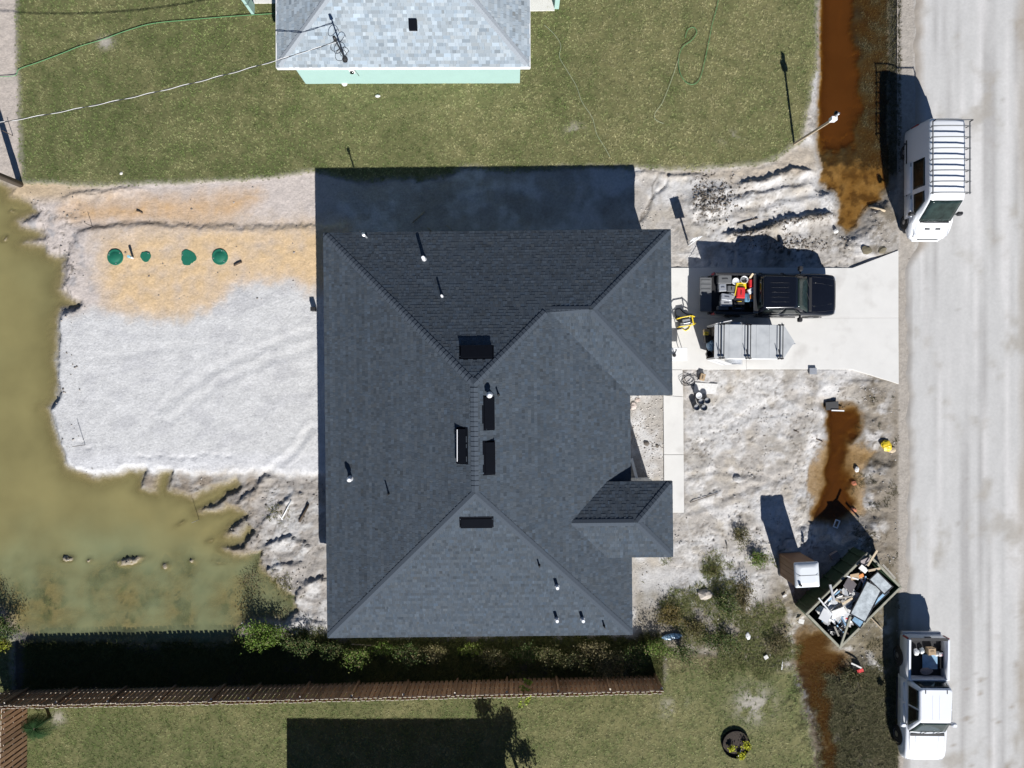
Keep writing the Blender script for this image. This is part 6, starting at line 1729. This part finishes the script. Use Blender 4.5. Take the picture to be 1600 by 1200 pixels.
# ---- stakes, pipes and loose sticks
def stake(label, px, py, h, r_, m, lean=(0, 0), name='stake', cat='stake'):
    q = on(px, py)
    t = MB().cyl((0, 0, -.15), (lean[0], lean[1], h), r_, r_ * .85, n=8).build(name, M[m]); t.location = q
    return tag(t, label, cat)
stake('thin wooden stake on the sand above the green lids', 144, 353, .55, .016, 'wood_dark')
stake('thin stake near the lower left corner of the white sand', 133, 695, 1.0, .014, 'wood_dark')
stake('thin stake in the pond beside the muddy bank', 313, 811, .95, .014, 'wood_grey')
stake('short stake at the pond corner beside the power pole', 20, 212, .7, .018, 'wood_dark')
stake('white stake among weeds near the pond corner', 379, 972, .5, .02, 'pvc', (.15, .1))
def stick(label, a, b, r_, m, name='stick', cat='stick', lift=.03):
    pa = on(*a, lift); pb = on(*b, lift)
    return tag(MB().tube([pa, pa * .6 + pb * .4 + Vector((.02, .01, .01)), pb], r_, 6).build(name, M[m]), label, cat)
stick('short dark offcut on the orange sand above the green lids', (214, 329), (223, 333), .04, 'wood_dark')
stick('dark stick on the yellow sand right of the green lids', (366, 415), (378, 409), .05, 'wood_dark')
stick('white pipe lying among weeds left of the house', (440, 811), (455, 782), .03, 'pvc', 'pipe', 'pipe')
stick('pale thin pipe crossing the white one left of the house', (432, 800), (442, 812), .02, 'pvc', 'pipe', 'pipe')
stick('dark branch on the mud left of the house near the white pipe', (468, 815), (482, 788), .06, 'wood_dark', 'branch', 'branch')
stick('pale plank in the shade under the north eave', (645, 348), (663, 331), .035, 'wood_pale', 'plank', 'plank')
stick('short pale offcut in the shade near the north eave', (668, 356), (674, 362), .03, 'wood_pale', 'plank', 'plank')
stick('pale strip close to the north eave in the shade', (697, 352), (707, 361), .015, 'wood_pale', 'plank', 'plank')
stick('broken pale timber lying near the ditch end', (1358, 323), (1383, 330), .06, 'wood_pale', 'timber', 'timber')
stick('thin dark branch on the side yard near the driveway', (1152, 350), (1184, 341), .025, 'wood_dark', 'branch', 'branch')
stick('dark branch on the front yard left of the brown puddle', (1240, 672), (1285, 690), .025, 'wood_dark', 'branch', 'branch')
stick('long thin root across the front yard near the walkway', (1078, 785), (1122, 770), .015, 'wood_dark', 'root', 'root')
stick('pale stick on the bare ground near the dumpster', (1137, 862), (1134, 846), .03, 'wood_grey')
stick('fallen twig at the pond edge left of the mud bank', (268, 822), (290, 812), .03, 'wood_pale', 'twig', 'twig')
stick('tan timber edge lying under the south eave', (549, 1006), (582, 1008), .03, 'wood_pale', 'timber', 'timber', .06)
# plank leaning in the porch corner
a_ = G(996, 752, .3); b_ = G(986.5, 716, .02)
tag(MB().bar(Vector((b_.x, b_.y, .04)), Vector((a_.x, a_.y, .30)), .14, .04).build('plank', M['pvc']), 'white plank lying in the porch corner shade', 'plank')

# ---- buckets by the driveway
gb = 'black buckets beside the driveway'
for k, (px, py, lab, lid) in enumerate(((1092, 618, 'bucket with white lid, the topmost of the bucket cluster by the walkway', 'white_plastic'), (1096, 627.5, 'open black bucket in the middle of the bucket cluster', None), (1105.5, 626, 'open black bucket at the right of the cluster by the walkway', None), (1089, 636.5, 'open black bucket at the lower left of the cluster', None), (1100.5, 637, 'open black bucket at the lower right of the cluster', None))):
    q = on(px, py)
    bucket(lab, px, py, q.z, .145, .37, 'black_plastic', lid, gb, content=None if lid else 'lead')
q = on(1100, 608); sl = MB().prism([(-.55, -.25), (.5, -.3), (.62, .2), (-.5, .28)], 0, .02).build('plastic_sheet', M['plaster']); sl.location = q + Vector((.05, .05, .015)); tag(sl, 'thin white board lying beside the bucket cluster', 'board')
toolbox('wooden_box', 'small brown box with lighter content above the buckets', 'box', 1098, 589, on(1098, 589).z, .24, .34, .26, 'wood_dark', 1.3, lid='cardboard')
q = on(1080, 594)
cw_ = MB()
for k in range(4):
    cw_.tube([q + Vector((.30 * math.cos(t_ + k) * (1 + .2 * math.sin(3 * t_ + k)) - .1 * k, .26 * math.sin(t_ + k), .03 + .02 * k)) for t_ in np.linspace(0, 5.5 + k * .2, 24)], .011, 5)
tag(cw_.build('cable_coil', M['cable']), 'loose black cable coil on the dirt above the buckets', 'cable')

# ---- yellow air compressor and hose on the driveway
q = G(1070, 503, .25)
ac = thing('air_compressor', 'yellow framed air compressor with black hose on the driveway', 'compressor', (q.x, q.y, .05), math.radians(10))
MB().loft([[(x, r_ * math.cos(a), .26 + r_ * math.sin(a)) for a in np.linspace(0, 2 * math.pi, 15)[:-1]] for x, r_ in ((-.36, .05), (-.33, .12), (-.26, .15), (.26, .15), (.33, .12), (.36, .05))]).build('tank', M['black_metal'], ac)
MB().box((0, 0, .50), (.36, .22, .18)).build('pump', M['galv'], ac, bevel=.03)
for s in (-1, 1):
    MB().tube([(-.38, s * .2, .1), (-.38, s * .2, .62), (-.2, s * .22, .72), (.25, s * .22, .72), (.40, s * .16, .6), (.42, s * .12, .12)], .028, 7).build('frame_tube', M['yellow'], ac)
    MB().lathe([(.002, -.04), (.12, -.04), (.12, .04), (.002, .04)], 16, Matrix.Translation((-.3, s * .27, .12)) @ Matrix.Rotation(math.pi / 2, 4, 'X')).build('wheel', M['black_rubber'], ac)
MB().bar((.25, -.22, .74), (.25, .22, .74), .05, .05).build('handle', M['yellow'], ac)
hp_ = [G(x, y, .1) for x, y in ((1064, 508), (1058, 500), (1055, 490), (1056, 483), (1062, 482), (1068, 488), (1073, 491), (1080, 491), (1083, 496), (1081, 502))]
tag(MB().tube(hp_, .026, 7).build('hose', M['cable']), 'thick black hose looping beside the yellow compressor', 'hose')
tag(MB().tube([G(x, y, .09) for x, y in ((1081, 498), (1079, 508), (1076, 514), (1071, 517), (1066, 513))], .022, 6).build('hose', M['yellow']), 'short yellow hose lying at the compressor', 'hose')
# white work table under the garage eave, with fittings
q0 = G(1061.5, 553.5, .82)
wt_ = thing('work_table', 'white work table beside the garage eave on the driveway', 'table', (q0.x, q0.y, .05))
MB().box((-.1, 0, .76), (.95, .62, .04)).build('table_top', M['white_plastic'], wt_, bevel=.01)
for sx in (-1, 1):
    for sy_ in (-1, 1):
        MB().cyl((-.1 + sx * .42, sy_ * .26, 0), (-.1 + sx * .42, sy_ * .26, .74), .018, n=8).build('leg', M['galv'], wt_)
q = G(1054, 555, .9)
sw = thing('faucet', 'black faucet fitting standing on the white work table', 'faucet', (q.x, q.y, .83))
MB().cyl((0, 0, 0), (0, 0, .10), .09, .07, n=14).build('base', M['black_plastic'], sw); MB().tube([(0, 0, .08), (0, .12, .22), (.05, .24, .2), (.06, .28, .1)], .025, 7).build('spout', M['black_plastic'], sw)

# ---- permit board on a post
q = on(1075.5, 383.5)
sg = thing('sign', 'white permit board on a thin post beside the garage wing', 'sign', q, math.radians(14))
MB().box((0, 0, .9), (.045, .045, 1.9)).build('post', M['pvc'], sg)
MB().box((0, .03, 1.42), (.44, .02, .78)).build('board', M['white_plastic'], sg)
sg2 = MB().box((0, 0, .8), (.05, .02, 1.2)).build('brace', M['pvc'], sg); sg2.location = (.05, 0, 0)

# ---- leaning temporary power pole by the ditch
base = on(1240.5, 225)
fz = 1 - .083
top = Vector(((1302.5 - 800) / 32 * fz, (600 - 186) / 32 * fz, 35 * .083))
pp = thing('power_pole', 'leaning timber pole with white meter head beside the ditch', 'pole', base)
tv = top - base
MB().bar(tv * -.05, tv * .97, .095, .095).build('post', M['wood_pale'], pp)
MB().box(tv * .98 + Vector((0, 0, .04)), (.26, .18, .34)).build('meter_box', M['white_metal'], pp, bevel=.02)
MB().cyl(tv + Vector((.02, .12, .15)), tv + Vector((.04, .28, .2)), .1, .08, n=12).build('meter', M['glass'], pp)
MB().cyl(tv + Vector((.0, .05, .2)), tv + Vector((.05, .1, .42)), .05, .05, n=10).build('conduit', M['galv'], pp)

# ---- overhead power line: pole at the left edge, cable to the mint house
pb = on(32, 288)
ul = thing('utility_pole', 'dark utility pole at the left edge beside the pond corner', 'utility pole', pb)
MB().cyl((0, 0, -.3), (0, 0, 7.4), .16, .12, n=14).build('pole', M['pole'], ul)
MB().box((0, .3, 7.0), (.12, 1.6, .12)).build('crossarm', M['pole'], ul)
mt = Vector((bp_.x + nO.x, bp_.y + nO.y, bz + 1.55)); pe = pb + Vector((0, 0, 6.7))
pts = []
for k in range(60):
    u = k / 59
    pp_ = mt * (1 - u) + pe * u; pp_.z -= 1.35 * 4 * u * (1 - u) * .62
    pts.append(pp_)
drop = thing('power_line', 'twisted service cable from the utility pole to the mint house mast', 'cable', mt)
for j in range(2):
    tw = []
    for k, pnt in enumerate([pts[0].lerp(pts[0], 0)] + pts):
        pass
    fine = []
    for k in range(59):
        for e in range(6):
            fine.append(pts[k].lerp(pts[k + 1], e / 6))
    for k, pnt in enumerate(fine):
        ph = k * 2 * math.pi / 30 + j * math.pi
        tw.append(pnt - mt + Vector((0, math.cos(ph) * .018, math.sin(ph) * .018)))
    MB().tube(tw, .011 if j else .014, 5).build('strand', M['wire'] if j else M['cable'], drop)

# ---- hoses and strings on the lawn
def ground_line(name, label, cat, pts, r_, m, lift=.075):
    P = [on(x, y, lift) for x, y in pts]; out = []
    for i in range(len(P) - 1):
        p0 = P[max(i - 1, 0)]; p1 = P[i]; p2 = P[i + 1]; p3 = P[min(i + 2, len(P) - 1)]
        for k in range(8):
            t_ = k / 8
            out.append(.5 * ((2 * p1) + (p2 - p0) * t_ + (2 * p0 - 5 * p1 + 4 * p2 - p3) * t_ ** 2 + (3 * p1 - p0 - 3 * p2 + p3) * t_ ** 3))
    out.append(P[-1])
    return tag(MB().tube(out, r_, 6).build(name, M[m]), label, cat)
ground_line('garden_hose', 'bright green garden hose crossing the lawn left of the mint house', 'hose', [(-20, 123), (0, 121), (25, 119), (32, 109), (60, 99), (100, 84), (125, 74), (155, 65), (170, 60), (200, 49), (240, 38), (300, 32), (360, 27), (435, 22)], .014, 'hose_green', .08)
ground_line('garden_hose', 'pale green hose looped on the lawn right of the mint house', 'hose', [(1122, -20), (1121, 5), (1112, 40), (1105, 75), (1095, 118), (1085, 132), (1072, 130), (1062, 115), (1060, 92), (1066, 75), (1080, 64), (1088, 52), (1083, 44), (1074, 48), (1070, 60)], .012, 'hose_green', .08)
ground_line('string_line', 'thin pale string trailing down the lawn beside the green hose', 'string', [(1060, 92), (1050, 122), (1035, 160), (1023, 178), (1024, 188), (1036, 194)], .007, 'string_pale', .085)
ground_line('string_line', 'thin pale string winding over the lawn below the mint house corner', 'string', [(850, 40), (866, 55), (876, 72), (874, 90), (885, 110), (900, 135), (909, 160), (925, 185), (932, 210), (945, 232), (953, 247)], .007, 'string_pale', .085)

# ---- round flower bed
q = on(1149, 1161)
fb = thing('flower_bed', 'round mulched flower bed with black scalloped edging on the lower lawn', 'flower bed', q)
MB().lathe([(.002, .05), (.45, .055), (.62, .03)], 30).build('mulch', M['mulch'], fb)
edp = MB().box((0, 0, .075), (.15, .03, .19)).build('edging_piece', M['vent_black'], fb, bevel=.02)
for k in range(28):
    o = edp if k == 0 else edp.copy()
    if k: COL.objects.link(o); o.parent = fb
    a_ = 2 * math.pi * k / 28
    o.location = (.66 * math.cos(a_), .66 * math.sin(a_), 0); o.rotation_euler = (0, 0, a_ + math.pi / 2 + random.uniform(-.1, .1))
stick('white stick lying in the round flower bed', (1152, 1180), (1157, 1168), .02, 'pvc', lift=.12)

# ---- rocks, rubbish and other small things
def rock(label, px, py, s, rgb, seed, cat='rock', name='rock', flat_=.55, group=None):
    r = np.random.default_rng(seed)
    bm = bmesh.new(); bmesh.ops.create_icosphere(bm, subdivisions=2, radius=1)
    k1 = r.normal(0, 1, (3, 3))
    for v in bm.verts:
        f = 1 + .16 * math.sin(3 * v.co.dot(Vector(k1[0]))) + .12 * math.sin(4 * v.co.dot(Vector(k1[1])))
        v.co = Vector((v.co.x * s * f, v.co.y * s * f * .8, v.co.z * s * f * flat_))
    me = bpy.data.meshes.new(name); bm.to_mesh(me); bm.free()
    ca = me.color_attributes.new('col', 'FLOAT_COLOR', 'POINT')
    ca.data.foreach_set('color', np.tile(np.array([*rgb, 1.0], dtype=np.float32), len(me.vertices)))
    me.materials.append(M['rock'])
    o = new_obj(name, me); o.location = on(px, py, s * .1); o.rotation_euler = (0, 0, r.uniform(0, 6))
    return tag(o, label, cat, group)
rock('pale boulder among weeds east of the house', 1100, 929, .36, A(200, 190, 180), 1)
rock('white stone lying on the lawn above the sand', 190, 271, .085, A(235, 232, 226), 2)
rock('pinkish rubble chunk at the porch corner by the garage wing', 989, 634, .20, A(212, 198, 190), 3)
rock('smaller rubble chunk next to the porch corner chunk', 996, 625, .13, A(206, 190, 180), 4)
rock('dark lump of soil in the porch yard', 1010, 693, .15, A(120, 112, 104), 5)
rock('small dark lump beside the walkway in the porch yard', 1027, 697, .10, A(130, 122, 112), 6)
rock('grey concrete lump on the front yard', 1152, 748, .22, A(196, 194, 192), 7)
crumple('sack', 'yellow sack lying beside the road near the brown puddle', 'sack', 1386, 697, on(1386, 697).z, .46, .62, .22, 'yellow', 41, .5)
crumple('sack', 'tan torn sack beside the yellow sack', 'sack', 1394, 703, on(1394, 703).z, .4, .3, .14, 'wood_pale', 42, .2)
crumple('plastic_sheet', 'crumpled blue white plastic sheet in the weeds below the house corner', 'plastic sheet', 1050, 995, on(1050, 995).z, .95, .30, .14, 'film_blue', 43, .1)
crumple('plastic_bag', 'pale plastic bag in the weeds right of the blue sheet', 'bag', 1169, 994, on(1169, 994).z, .22, .4, .14, 'white_plastic', 44, .2)
scrap('board', 'white square board piece beside the lower dumpster corner', 'board', 1252, 971, .15, .26, .22, .03, 'plaster', -15)
scrap('board', 'small white tile on the weeds below the dumpster', 'board', 1197, 1027, .12, .2, .18, .03, 'plaster', 30)
stick('thin white strip on the weeds below the dumpster', (1222, 1026), (1221, 1046), .02, 'pvc', 'strip', 'strip')
scrap('board', 'white offcut near the portable toilet', 'board', 1226, 931, .1, .2, .1, .03, 'plaster', 30)
scrap('cardboard_box', 'red carton lying in the ditch weeds below the dumpster', 'box', 1344, 1048, .06, .3, .16, .06, 'red', 20)
scrap('board', 'pale board beside the ditch weeds below the dumpster', 'board', 1338, 1040, .08, .55, .08, .03, 'plaster', -25)
scrap('plank', 'dark board at the north end of the brown puddle', 'board', 1300, 634, -.1, .62, .4, .05, 'black_plastic', 5, (.15, 0))
scrap('plank', 'white edge strip on the dark board at the brown puddle', 'strip', 1309, 641.5, -.06, .62, .06, .04, 'pvc', -2)
rock('orange brick in the shallow puddle', 1334, 755, .14, A(190, 120, 90), 8, 'brick', 'brick_chunk')
rock('pale orange brick at the dumpster shadow edge', 1333, 797, .16, A(200, 130, 100), 9, 'brick', 'brick_chunk')
crumple('plastic_bag', 'white bag beside the puddle above the dumpster', 'bag', 1339, 733, on(1339, 733).z, .22, .3, .14, 'plaster', 45)
crumple('debris', 'white rubbish on the dark mound in the side yard', 'rubbish', 1306, 361, on(1306, 361).z, .28, .22, .14, 'plaster', 46)
rock('brown sod lump on the verge near the driveway corner', 1353, 390, .26, A(120, 112, 92), 10, 'sod', 'sod_lump', .3)
rock('second sod lump nearer the road by the driveway corner', 1378, 391, .2, A(126, 118, 98), 11, 'sod', 'sod_lump', .3)
scrap('box', 'small grey utility box at the south driveway edge', 'utility box', 1270, 580, .1, .34, .3, .14, 'galv', 0)
crumple('wrapper', 'white litter on the lawn below the mint wall', 'litter', 590, 150, on(590, 150).z + .03, .24, .14, .06, 'plaster', 47)
crumple('wire_bundle', 'loose white wire coil at the foot of the mint wall', 'wire', 538, 130, on(538, 130).z + .03, .3, .3, .05, 'plaster', 48)
